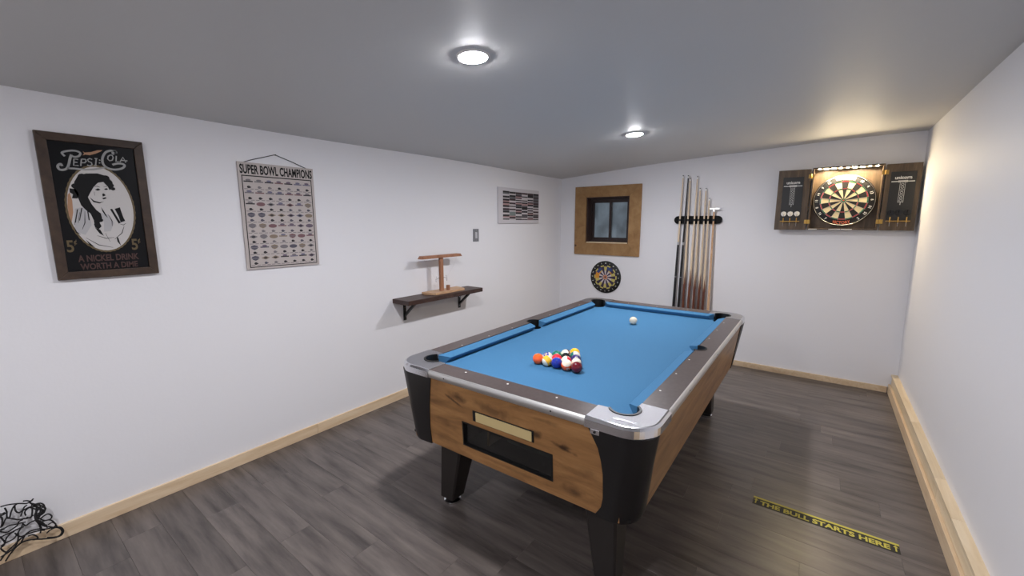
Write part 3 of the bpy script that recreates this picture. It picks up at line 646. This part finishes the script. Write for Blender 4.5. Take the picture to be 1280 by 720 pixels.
# ------------------------------------------------------------------ small chart print
ch = wall_item('wall_print', 'small white framed chart with dark striped columns near the corner', 'picture', 1.470, 1.506)
cw, chh = .392, .386
part('mount', MB().box(-cw, cw, -.018, -.001, 0, chh), mat('chart_white', (206, 202, 206), .5), ch, bevel=.002)
prn = [mat('chart_%d' % i, c, .55) for i, c in enumerate([(26, 22, 28), (58, 40, 46), (196, 190, 192), (170, 138, 138), (96, 96, 100), (120, 130, 128)])]
cx0, cx1, cz0, cz1 = -.315, .385, .040, .350
for cl in range(6):
    a = cx0+(cx1-cx0)*cl/6; b = cx0+(cx1-cx0)*(cl+1)/6-.002; mb = MB(); n = 18; z = cz1 - (0.0 if cl == 0 else .004); dark = True
    while z > cz0+.004:
        h_ = R.choice([.012, .016, .020]); zz = max(cz0, z-h_)
        ci = R.choice([0, 0, 0, 1, 1]) if dark else R.choice([2, 2, 2, 3, 4])
        if cl == 1 and .085 < (z+zz)/2 < .125: ci = 5
        mb.flat([(a, zz), (b, zz), (b, z), (a, z)], -.0184, ci); z = zz; dark = not dark if R.random() < .92 else dark
    part('chart_column', mb, prn, ch)

# ------------------------------------------------------------------ light switch
sw = wall_item('light_switch', 'grey wall plate with pale rocker switch beside the wood shelf', 'switch', .729, 1.326)
part('plate', MB().box(-.041, .041, -.007, 0, 0, .127), mat('switch_grey', (122, 122, 128), .35), sw, bevel=.003)
part('rocker', MB().loft([[(-.015, -.0065, .032), (.015, -.0065, .032), (.015, -.0065, .095), (-.015, -.0065, .095)], [(-.014, -.011, .034), (.014, -.011, .034), (.014, -.009, .093), (-.014, -.009, .093)]]), mat('switch_pale', (190, 190, 194), .35), sw, bevel=.001)
for z in (.016, .111): part('screw', MB().cyl((0, -.007, z), (0, -.0082, z), .0032, n=8), CHROME, sw)

# ------------------------------------------------------------------ shelf and the tabletop game on it
SY0, SY1, SZ, SD = -.318, .592, .889, .205
sh = tag(empty('wall_shelf', (XL, (SY0+SY1)/2, .686), math.pi/2), 'dark walnut wall shelf on two black angle brackets', 'shelf')
L2 = (SY1-SY0)/2; zt = SZ-.686
part('shelf_board', MB().box(-L2, L2, -SD, -.001, zt-.038, zt), SHELF, sh, bevel=.003)
for bx_ in (-.335, .335):
    b_ = part('bracket', MB().box(bx_-.015, bx_+.015, -.005, -.0005, 0, zt-.0385).box(bx_-.015, bx_+.015, -.165, -.005, zt-.0435, zt-.0385), BLACKM, sh, bevel=.001)
    mb = MB(); mb.loft([[(bx_+s*.010, -.005-d, .030+e) for s, d, e in ((-1, 0, 0), (1, 0, 0), (1, 0, .022), (-1, 0, .022))], [(bx_+s*.010, -.135-d, zt-.0435-.004+e) for s, d, e in ((-1, .012, -.002), (1, .012, -.002), (1, -.012, .003), (-1, -.012, .003))]])
    part('brace', mb, BLACKM, b_)
    for z in (.02, .11): part('screw', MB().cyl((bx_, -.005, z), (bx_, -.007, z), .004, n=8), CHROME, b_)
tg = tag(empty('ring_hook_game', (XL+.108, .140, SZ+.0005), math.pi/2), 'wooden T-shaped ring and hook game standing on the shelf', 'game')
bp = [(-.125, -.058), (.238, -.058), (.268, .010), (.275, .085), (-.160, .085), (-.168, .055)]
part('base', MB().prism(bp, 0, .019), LOAK, tg, bevel=.002)
part('post', MB().box(-.018, .018, -.012, .012, .0192, .318), MAPLE, tg, bevel=.002)
part('crossbar', MB().prism([(-.245, .318), (.245, .318), (.225, .343), (-.225, .343)], -.028, .028, 'y'), MAPLE, tg, bevel=.002)
part('peg', MB().cyl((.066, -.015, .0192), (.066, -.015, .064), .0175, n=20), MAPLE, tg, smooth=True)
for s in (-1, 1):
    hk = part('hook', MB().tube([(s*.017, 0, .135), (s*.036, 0, .138), (s*.052, 0, .130), (s*.062, 0, .142), (s*.056, 0, .155)], .0022, 6), CHROME, tg)
    ring = [(s*.066+.012*math.cos(k*math.pi/8)*.6, .010*math.cos(k*math.pi/8), .118+.016*math.sin(k*math.pi/8)) for k in range(16)]
    part('ring', MB().tube(ring, .002, 6, closed=True), CHROME, tg)
    part('string', MB().tube([(s*.20, -.002, .318), (s*.15, -.003, .23), (s*.068, 0, .134)], .0007, 4), mat('string_white', (214, 212, 208), .8), tg)

# ------------------------------------------------------------------ dart boards
ORDER = [20, 1, 18, 4, 13, 6, 10, 15, 2, 17, 3, 19, 7, 16, 8, 11, 14, 9, 12, 5]
def sector(r0, r1, a0, a1, y0, y1, n=3):
    A = [(r1*math.sin(a0+(a1-a0)*k/n), r1*math.cos(a0+(a1-a0)*k/n)) for k in range(n+1)]
    B = [(r0*math.sin(a0+(a1-a0)*k/n), r0*math.cos(a0+(a1-a0)*k/n)) for k in range(n+1)]
    mb = MB(); rings = [[(a, y, b) for a, b in A]+[(a, y, b) for a, b in B[::-1]] for y in (y0, y1)]
    return mb.loft(rings)
def dartboard(name, root_loc, rad, depth, rings, paint, numeral_r, numeral_h, nummat, rimmat, hidden=()):
    root = empty(name, root_loc); k_ = rad/.2255
    part('backing', MB().lathe([(rad, 0), (rad, depth-.002), (rad-.003, depth), (.001, depth)], (0, 0, rad), 'y', 64), rimmat, root, smooth=True)
    cache = {}
    for i, num in enumerate(ORDER):
        for (nm, r0, r1) in rings:
            mt = paint(nm, i, num); key = (nm, mt.name)
            if key not in cache:
                a = math.pi/20; cache[key] = sector(r0*k_, r1*k_, -a, a, -depth-.0012, -depth+.001).mesh('segment', mt)
            s = link('segment', cache[key], root, (0, 0, rad)); s.rotation_euler = (0, i*math.pi/10, 0)
    for i, num in enumerate(ORDER):
        if num in hidden: continue
        a = i*math.pi/10; v, f, asp = text2d(str(num), .015); h_ = numeral_h; wd = h_*asp*.9
        cx, cz = numeral_r*math.sin(a), rad+numeral_r*math.cos(a); rot = -a if abs(math.cos(a)) < 0 or math.cos(a) >= -.01 else -a+math.pi
        mb = MB(); put_text(mb, str(num), cx-wd/2, cx+wd/2, cz-h_/2, cz+h_/2, -depth-.0015, rot=rot, c=(cx, cz)); part('numeral', mb, nummat, root)
    return root
SIS = [('double', .162, .170), ('outer_single', .107, .162), ('triple', .099, .107), ('inner_single', .016, .099)]
dk = mat('sisal_black', (30, 28, 28), .8); crm = mat('sisal_cream', (222, 206, 164), .8); grn = mat('sisal_green', (30, 120, 66), .8); rdd = mat('sisal_red', (196, 46, 44), .8)
BXC, BZC = 1.173, 1.708
def paint1(nm, i, num):
    if nm in ('double', 'triple'): return rdd if i % 2 == 0 else grn
    return dk if i % 2 == 0 else crm
CABF = .100                                            # cabinet depth off the wall
db = dartboard('dartboard', (BXC, YB-.022, BZC-.2255), .2255, .038, SIS, paint1, .196, .022, WHITE, mat('board_black', (20, 20, 21), .55), hidden=(19, 3, 17, 20))
tag(db, 'round bristle dartboard with cream and black wedges inside the open cabinet', 'dartboard')
part('outer_bull', MB().lathe([(.016, 0), (.016, .002)], (0, -.0375, .2255), 'y', 20), grn, db); part('bullseye', MB().lathe([(.0065, 0), (.0065, .0035)], (0, -.0375, .2255), 'y', 16), rdd, db)
mb = MB()
for r in (.0065, .016, .099, .107, .162, .170): mb.tube([(r*math.cos(k*math.pi/24), -.0396, .2255+r*math.sin(k*math.pi/24)) for k in range(48)], .0008, 4, closed=True)
for i in range(20): a = (i+.5)*math.pi/10; mb.tube([(.016*math.sin(a), -.0396, .2255+.016*math.cos(a)), (.176*math.sin(a), -.0396, .2255+.176*math.cos(a))], .0008, 4)
part('wire_spider', mb, mat('wire', (190, 190, 190), .3, 1), db)
part('number_ring', MB().tube([(.2175*math.cos(k*math.pi/32), -.0396, .2255+.2175*math.sin(k*math.pi/32)) for k in range(64)], .0014, 5, closed=True), mat('wire', (190, 190, 190), .3, 1), db)
mb = MB(); v, f, asp = text2d('VICTORY', .02)           # maker's word curved along the lower rim
mb.add([((.196+(.5-b)*.028)*math.sin((a-.5)*.66), -.0399, .2255-(.196+(.5-b)*.028)*math.cos((a-.5)*.66)) for a, b in v], f)
part('maker_lettering', mb, mat('orange_print', (216, 112, 74), .5), db)
mb = MB()
for k in range(10):
    a0 = -.36+.072*k; a1 = a0+.07; mb.add([(r*math.sin(a), -.0392, .2255+r*math.cos(a)) for r, a in ((.183, a0), (.183, a1), (.210, a1), (.210, a0))], [(0, 1, 2, 3)])
part('label_glare_band', mb, WHITE, db)  # blank label on the top rim, its white glare put into the colour

# cabinet with both doors folded open
cb = tag(empty('dart_cabinet', (BXC, YB, 1.447)), 'brown wooden dart cabinet with both doors open and a lit top', 'cabinet')
cxl, cxr, czh = .928-BXC, 1.424-BXC, .556
part('back_panel', MB().box(cxl+.012, cxr-.012, -.0215, -.001, .012, czh-.012), CABW, cb)
for x0 in (cxl, cxr-.012): part('side_board', MB().box(x0, x0+.012, -CABF, -.001, 0, czh), CABW, cb, bevel=.0015)
tp = part('top_board', MB().box(cxl+.012, cxr-.012, -CABF, -.001, czh-.012, czh), CABW, cb, bevel=.001)
part('bottom_board', MB().box(cxl+.012, cxr-.012, -CABF, -.001, 0, .012), CABW, cb, bevel=.001)
part('light_bar', MB().box(cxl+.03, cxr-.03, -CABF+.016, -CABF+.034, czh-.020, czh-.0122), BLACKM, tp)
for lx in [cxl+.05+k*(cxr-cxl-.10)/8 for k in range(9)]: big = 1 if 0.9 < abs(lx-cxl-.05)/((cxr-cxl-.10)/8) < 2.1 or 4.9 < abs(lx-cxl-.05)/((cxr-cxl-.10)/8) < 6.1 else 0; part('led', MB().box(lx-.007-.006*big, lx+.007+.006*big, -CABF+.002, -CABF+.0155, czh-.0160-.003*big, czh-.0122), LEDM, tp)
bl = mat('white_line', (226, 222, 212), .5)
for a, b in ((-.085, .0), (.004, .08), (-.235, -.17)): part('name_strip', MB().box(a, b, -CABF-.0012, -CABF, .002, .009), bl, cb)
CHALK = mat('blackboard', (34, 34, 34), .4); CHW = mat('chalk_print', (220, 220, 216), .6)
def door(x0, x1, side):
    d = part('door', MB().box(x0, x1, -CABF-.002, -CABF+.034, -.002, .548), CABW, cb, bevel=.002)
    if side < 0: s0, s1 = .708-BXC, .868-BXC
    else: s0, s1 = 1.466-BXC, 1.625-BXC
    z0_, z1_ = .086, .482; yv = -CABF-.002
    part('chalkboard', MB().box(s0, s1, yv-.005, yv, z0_, z1_), CHALK, d, bevel=.001)
    mb = MB(); c = (s0+s1)/2; yt = yv-.0054
    put_text(mb, 'unicorn', c-.052, c+.052, z1_-.062, z1_-.036, yt, bold=.03)
    mb.flat([(c-.072, z1_-.084), (c+.072, z1_-.084), (c+.072, z1_-.077), (c-.072, z1_-.077)], yt); mb.flat([(c-.03, z1_-.088), (c+.03, z1_-.088), (c+.03, z1_-.072), (c-.03, z1_-.072)], yt)
    part('maker_lettering', mb, CHW, d)
    mb = MB()
    for k in range(7):
        zc_ = z1_-.105-k*.022; rr = [(c+.0085*math.cos(t*math.pi/8), zc_+.0085*math.sin(t*math.pi/8)) for t in range(17)]; mb.stroke(rr, .0022, yt)
    for s in (-1, 1): mb.stroke([(c+s*.016, z1_-.09), (c+s*.016, z1_-.252)], .002, yt)
    mb.stroke([(c-.016, z1_-.25), (c+.016, z1_-.25)], .002, yt); mb.stroke([(c, z1_-.25), (c, z1_-.272)], .003, yt)
    part('score_column', mb, CHW, d)
    part('dart_rail', MB().box(s0+.004, s1-.004, yv-.030, yv, .074, .080), BRASS, d, bevel=.001)
    return (s0, s1)
L_ = door(.667-BXC, .917-BXC, -1); R_ = door(1.435-BXC, 1.654-BXC, 1)
for x, z in ((.9225, 1.93), (.9225, 1.52), (1.4295, 1.93), (1.4295, 1.52)):
    hg = part('hinge', MB().box(x-BXC-.022, x-BXC+.022, -CABF-.0035, -CABF-.002, z-1.447-.018, z-1.447+.018), BRASS, cb)
    part('hinge_pin', MB().cyl((x-BXC, -CABF-.005, z-1.447-.02), (x-BXC, -CABF-.005, z-1.447+.02), .0035, n=10), BRASS, hg)
def dart(x, z, fm, label, grp):
    d = tag(empty('dart', (x, YB-CABF-.019, z)), label, 'dart', grp)
    part('point', MB().cyl((0, 0, -.03), (0, 0, .002), .0006, .0012, n=8), CHROME, d)
    part('barrel', MB().tube([(0, 0, .002), (0, 0, .008), (0, 0, .044), (0, 0, .05)], [.002, .0042, .0042, .003], 10), BRASS, d)
    part('shaft', MB().cyl((0, 0, .05), (0, 0, .084), .0022, n=8), BLACK, d)
    fl = [(0, .062), (.012, .066), (.021, .078), (.0225, .090), (.017, .103), (0, .109), (-.017, .103), (-.0225, .090), (-.021, .078), (-.012, .066)]
    part('flight', MB().prism(fl, -.0004, .0004, 'y').loft([[(s, a, b) for a, b in fl] for s in (-.0004, .0004)]), fm, d)
WF = mat('white_flight', (232, 230, 224), .4); BF = mat('black_flight', (8, 8, 9), .25)
for k in range(3):
    pl = ['white-flight dart in the door rail, farthest from the dartboard', 'middle one of three white-flight darts in the door rail', 'white-flight dart in the door rail, closest to the dartboard'][k]
    dart(BXC+L_[0]+.028+k*.052, 1.508, WF, pl, 'darts with white flights')
    dart(BXC+R_[0]+.028+k*.052, 1.508, BF, pl.replace('white', 'black') if k == 1 else pl.replace('white', 'black').replace('farthest from' if k == 0 else 'closest to', 'closest to' if k == 0 else 'farthest from'), 'darts with black flights')

# novelty dartboard under the window
ylw = mat('toy_yellow', (190, 176, 96), .6); prp = mat('toy_purple', (48, 34, 62), .6); whp = mat('toy_pale', (196, 186, 186), .6); blu = mat('toy_blue', (44, 62, 116), .6); orr = mat('toy_orange', (206, 140, 44), .6)
def paint2(nm, i, num):
    if nm == 'double': return ylw if i % 2 else prp
    if nm == 'outer_single': return blu if i in (17, 18, 1, 2) else (orr if i in (15, 16) else (ylw if i % 2 == 0 else prp))
    if nm == 'triple': return orr if i in (15, 16, 17, 3) else (prp if i % 2 else ylw)
    return whp if i % 2 == 0 else prp
nb = dartboard('toy_dartboard', (-1.098, YB-.0005, .838-.202), .202, .014, [('double', .150, .168), ('outer_single', .108, .150), ('triple', .092, .108), ('inner_single', .03, .092)], paint2, .175, .016, WHITE, BLACK)
tag(nb, 'small black and yellow novelty dartboard hung below the window', 'dartboard')
part('outer_bull', MB().lathe([(.028, 0), (.028, .002)], (0, -.0135, .202), 'y', 20), mat('toy_salmon', (196, 128, 92), .6), nb); part('bullseye', MB().lathe([(.011, 0), (.011, .0035)], (0, -.0135, .202), 'y', 16), prp, nb)

# ------------------------------------------------------------------ cue rack and cues
rk = tag(empty('cue_rack', (-.051, YB, .50)), 'black wall bar with clips and base holding the pool cues', 'cue rack')
poly = arc(.20, 1.042, .043, -90, 90, 8)+arc(-.20, 1.042, .043, 90, 270, 8)
part('upper_bar', MB().prism(poly, -.03, -.001, 'y'), mat('rack_black', (7, 7, 7), .65, spec=.2), rk, bevel=.003)
part('base_shelf', MB().box(-.24, .24, -.15, -.001, -.07, -.042).box(-.24, .24, -.15, -.142, -.042, -.022), BLACK, rk, bevel=.002)
SHAFT = wood('cue_maple', (208, 186, 156), (220, 200, 172), (228, 211, 186), grain=(10, 10, 1), scale=2, rough=.3)
BUTT = wood('cue_butt_red_brown', (84, 44, 32), (102, 58, 42), (124, 76, 56), grain=(14, 14, 1), scale=2, rough=.3)
CBLK = mat('cue_black', (20, 20, 24), .28)
cues = [(-.219, 2.02, -.232, 'bb'), (-.166, 2.016, -.178, 'black'), (-.146, 1.986, -.129, 'brown'), (-.072, 2.001, -.076, 'brown'), (-.038, 1.876, -.021, 'brown'), (.021, 1.873, .028, 'brown'), (.059, 1.769, .075, 'brown'), (.113, 1.654, .130, 'bridge')]
ZB = .459
CL = iter(['red-brown butted pool cue in the rack right beside the all-black cue', 'tallest free-standing red-brown butted cue, second after the all-black cue', 'red-brown butted cue in the middle of the five brown ones', 'shorter red-brown butted cue, second from the bridge stick', 'shortest red-brown butted pool cue, right beside the bridge stick'])
def frus(a, b, t0, t1, r0, r1, n=12): return MB().cyl(a+(b-a)*t0, a+(b-a)*t1, r0, r1, n)
for xt, zt_, xb, kind in cues:
    slope = (xt-xb)/(zt_-.59); xbb = xb-slope*(.59-ZB)
    bz = .007; base = Vector((xbb, YB-.083, ZB)); topz = zt_; c = tag(empty('bridge_stick' if kind == 'bridge' else 'pool_cue', base), 'x', 'cue')
    a = Vector((0, 0, .001)); b = Vector((xt-xbb, .034, zt_-ZB))
    if kind == 'bridge':
        tag(c, 'pale wooden bridge stick with metal cross head standing in the rack', 'bridge stick')
        part('stick', frus(a, b, 0, .985, .014, .0085), LOAK, c, smooth=True)
        part('bridge_head', MB().box(b.x-.055, b.x+.055, b.y-.004, b.y+.002, b.z-.006, b.z+.012).box(b.x-.010, b.x+.010, b.y-.011, b.y+.010, b.z-.03, b.z+.004), ALU, c, bevel=.0015)
        continue
    tip = part('tip', frus(a, b, .994, 1, .0062, .0058), mat('cue_tip_blue', (60, 70, 84), .8), c)
    part('ferrule', frus(a, b, .980, .9938, .0064, .0062), WHITE, c)
    if kind == 'brown':
        tag(c, next(CL), 'cue', 'brown-butt cues in the rack')
        part('butt', frus(a, b, .004, .24, .0150, .0128), BUTT, c, smooth=True)
        sh_ = part('shaft', frus(a, b, .2402, .9798, .0128, .0065), SHAFT, c, smooth=True)
        d_ = (b-a).normalized()
        for k in range(4):     # veneer points running up the shaft
            ang = k*math.pi/2-math.pi/4-.3; o_ = Vector((math.cos(ang), math.sin(ang), 0)); t_ = d_.cross(o_).normalized()
            p0 = a+(b-a)*.24; p1 = a+(b-a)*.37
            mb = MB(); mb.add([p0+o_*.0132+t_*.008, p0+o_*.0132-t_*.008, p0+o_*.0106-t_*.0098, p0+o_*.0106+t_*.0098, p1+o_*.0123], [(0, 1, 4), (1, 2, 4), (2, 3, 4), (3, 0, 4), (3, 2, 1, 0)]); part('veneer_point', mb, BUTT, c)
        part('bumper', frus(a, b, 0, .0038, .0135, .0145), BLACK, c)
    else:
        tag(c, 'two-piece cue with pale shaft and black butt in the wall rack' if kind == 'bb' else 'all-black two-piece pool cue standing in the wall rack', 'cue')
        part('butt', frus(a, b, .004, .52, .0152, .0108), CBLK, c, smooth=True)
        part('joint_ring', frus(a, b, .5202, .54, .0109, .0108), mat('ring_silver', (176, 176, 178), .35), c)
        part('shaft', frus(a, b, .5402, .9798, .0106, .0065), SHAFT if kind == 'bb' else CBLK, c, smooth=True)
        part('wrap_ring', frus(a, b, .29, .294, .0134, .0134), mat('ring_silver', (176, 176, 178), .35), c)
        part('bumper', frus(a, b, 0, .0038, .0135, .0145), BLACK, c)
for xt, zt_, xb, kind in cues:
    slope = (xt-xb)/(zt_-.59); x_ = xb+slope*(1.541-.59)+.051; yc = -.083+.034*(1.541-ZB)/(zt_-ZB); rr_ = .0125
    A = [(x_+rr_*math.cos(math.radians(t)), yc+rr_*math.sin(math.radians(t))) for t in range(-215, 36, 25)]
    mb = MB().loft([[(p[0], p[1], z_) if k < 2 else ((p[0]-x_)*1.14+x_, (p[1]-yc)*1.14+yc, z_) for k, z_ in enumerate((1.030, 1.052, 1.052, 1.030))] for p in A])
    for e_ in (A[0], A[-1]): mb.box(e_[0]-.002, e_[0]+.002, e_[1], -.0295, 1.030, 1.052)
    part('clip', mb, BLACK, rk)

# ------------------------------------------------------------------ throw-line sticker
tl = tag(empty('throw_line_sticker', (1.189, .027, .0002)), 'black and yellow throw line strip with lettering on the floor', 'floor sticker')
fl_ = mat('sticker_black', (44, 43, 37), .6, spec=.3); YE = mat('sticker_yellow', (198, 186, 80), .6, spec=.3)
sb = part('strip', MB().box(-.300, .300, -.038, .038, 0, .0006), fl_, tl)
def flatz(mb): mb.v = [(a, c, .0009+0*b) for a, b, c in mb.v]; return mb
mb = MB(); mb.flat([(-.300, .023), (.300, .023), (.300, .038), (-.300, .038)], 0); part('edge_line', flatz(mb), YE, tl)
mb = MB(); put_text(mb, 'THE BULL STARTS HERE', -.266, .266, -.028, .011, 0, bold=.035); part('lettering', flatz(mb), YE, tl)
for s in (-1, 1):
    mb = MB(); mb.flat([(s*.286-.003, -.026), (s*.286+.003, -.026), (s*.286+.003, .006), (s*.286-.003, .006)], 0); mb.flat([(s*.286-.010, .004), (s*.286+.010, .004), (s*.286, .020)], 0); part('arrow', flatz(mb), YE, tl)

# ------------------------------------------------------------------ black net hanging by the baseboard
R2 = random.Random(21)
nt_ = tag(empty('ball_net', (XL+.03, -2.46, 0)), 'tangled black cord net lying against the left wall and baseboard', 'net')
NETM = mat('net_black', (20, 18, 20), .7)
NET = [[(-9,280),(9,279),(31,272),(47,267),(65,258),(83,264)],
        [(55,272),(66,268),(76,260),(86,265)],
        [(2,273),(5,252),(3,229),(10,221),(16,240),(26,261),(37,266)],
        [(3,226),(-7,210),(-14,193),(-20,189)],
        [(3,224),(14,214),(32,196),(44,190),(60,183),(77,186)],
        [(30,265),(29,241),(37,225),(49,231),(66,238),(79,235)],
        [(40,209),(48,226),(55,244),(64,250)],
        [(55,200),(54,217),(62,229),(76,232),(74,205),(67,187),(56,196)],
        [(-22,176),(-9,176),(4,179),(19,175),(38,171),(51,168)],
        [(-23,169),(-6,155),(11,160),(25,168),(33,185),(44,190)],
        [(41,169),(49,153),(64,160),(81,164),(102,165)],
        [(-17,112),(-8,134),(10,150),(30,154),(43,156)],
        [(-30,110),(-11,114),(9,117),(21,132),(33,152),(41,164)],
        [(-26,146),(-17,112),(-25,101),(-31,100)],
        [(15,136),(28,110),(48,109),(78,106),(101,97)],
        [(28,82),(48,114),(79,114),(101,102),(128,90),(149,80),(156,58),(148,39),(129,37),(112,45),(86,57),(60,74),(34,81),(13,69),(-6,49),(-25,23)],
        [(105,76),(117,86),(135,86),(148,72),(151,55),(141,41),(123,44),(103,55)],
        [(-39,34),(-17,62),(8,84),(30,103),(51,112),(85,107)],
        [(-36,59),(-20,62),(-10,66)],
        [(-32,95),(-22,71),(-7,66),(11,82),(21,109),(25,140)],
        [(86,92),(92,114),(88,134),(83,154)],
        [(95,164),(106,171),(120,169),(129,154),(124,140),(106,142),(94,156)],
        [(114,117),(128,120),(137,103),(129,93),(113,107)],
        [(99,138),(120,137),(132,118),(139,90)],
        [(50,101),(66,96),(77,72),(63,70)],
        [(82,256),(92,228),(95,198),(89,173),(86,135),(103,113)],
        [(91,246),(111,217),(109,195),(90,184),(83,148),(96,117)],
        [(77,243),(88,219),(104,210),(104,186),(88,168),(89,144),(107,116)],
        [(84,244),(100,235),(108,213),(96,203),(85,193),(87,157),(94,130)]]        # cord paths in mm: along the wall, height
def smooth_path(v, n=4):
    V = [Vector(p) for p in v]; o_ = []
    for i in range(len(V)-1):
        p0, p1, p2, p3 = V[max(i-1, 0)], V[i], V[i+1], V[min(i+2, len(V)-1)]
        for k in range(n): t = k/n; o_.append(.5*((2*p1)+(p2-p0)*t+(2*p0-5*p1+4*p2-p3)*t*t+(3*p1-p0-3*p2+p3)*t**3))
    return o_+[V[-1]]
def cord(path, r, dy=0.0, dz=0.0):
    b0 = R2.uniform(.002, .022); b1 = R2.uniform(.002, .022); n = len(path)
    return MB().tube(smooth_path([(.004+b0+(b1-b0)*i/(n-1)+R2.uniform(0, .006), u/1000+dy, max(.004, v/1000+dz)) for i, (u, v) in enumerate(path)]), r, 5)
def joined(ms):
    o_ = MB()
    for q_ in ms: o_.add(q_.v, q_.f)
    return o_
part('mesh_cords', joined([cord(p_, .0030) for p_ in NET[:15]+NET[18:25]] + [cord(p_, .0030, -.075-.012*(i % 3), R2.uniform(-.03, .01)) for i, p_ in enumerate(NET[:14])]), NETM, nt_)
part('draw_cord', joined([cord(p_, .0032) for p_ in NET[15:18]]), NETM, nt_)
kn = NET[25:]
part('knot_bundle', joined([cord([(u+R2.uniform(-9, 9), v+R2.uniform(-9, 9)) for u, v in p_], .0032) for p_ in kn*2]), NETM, nt_)
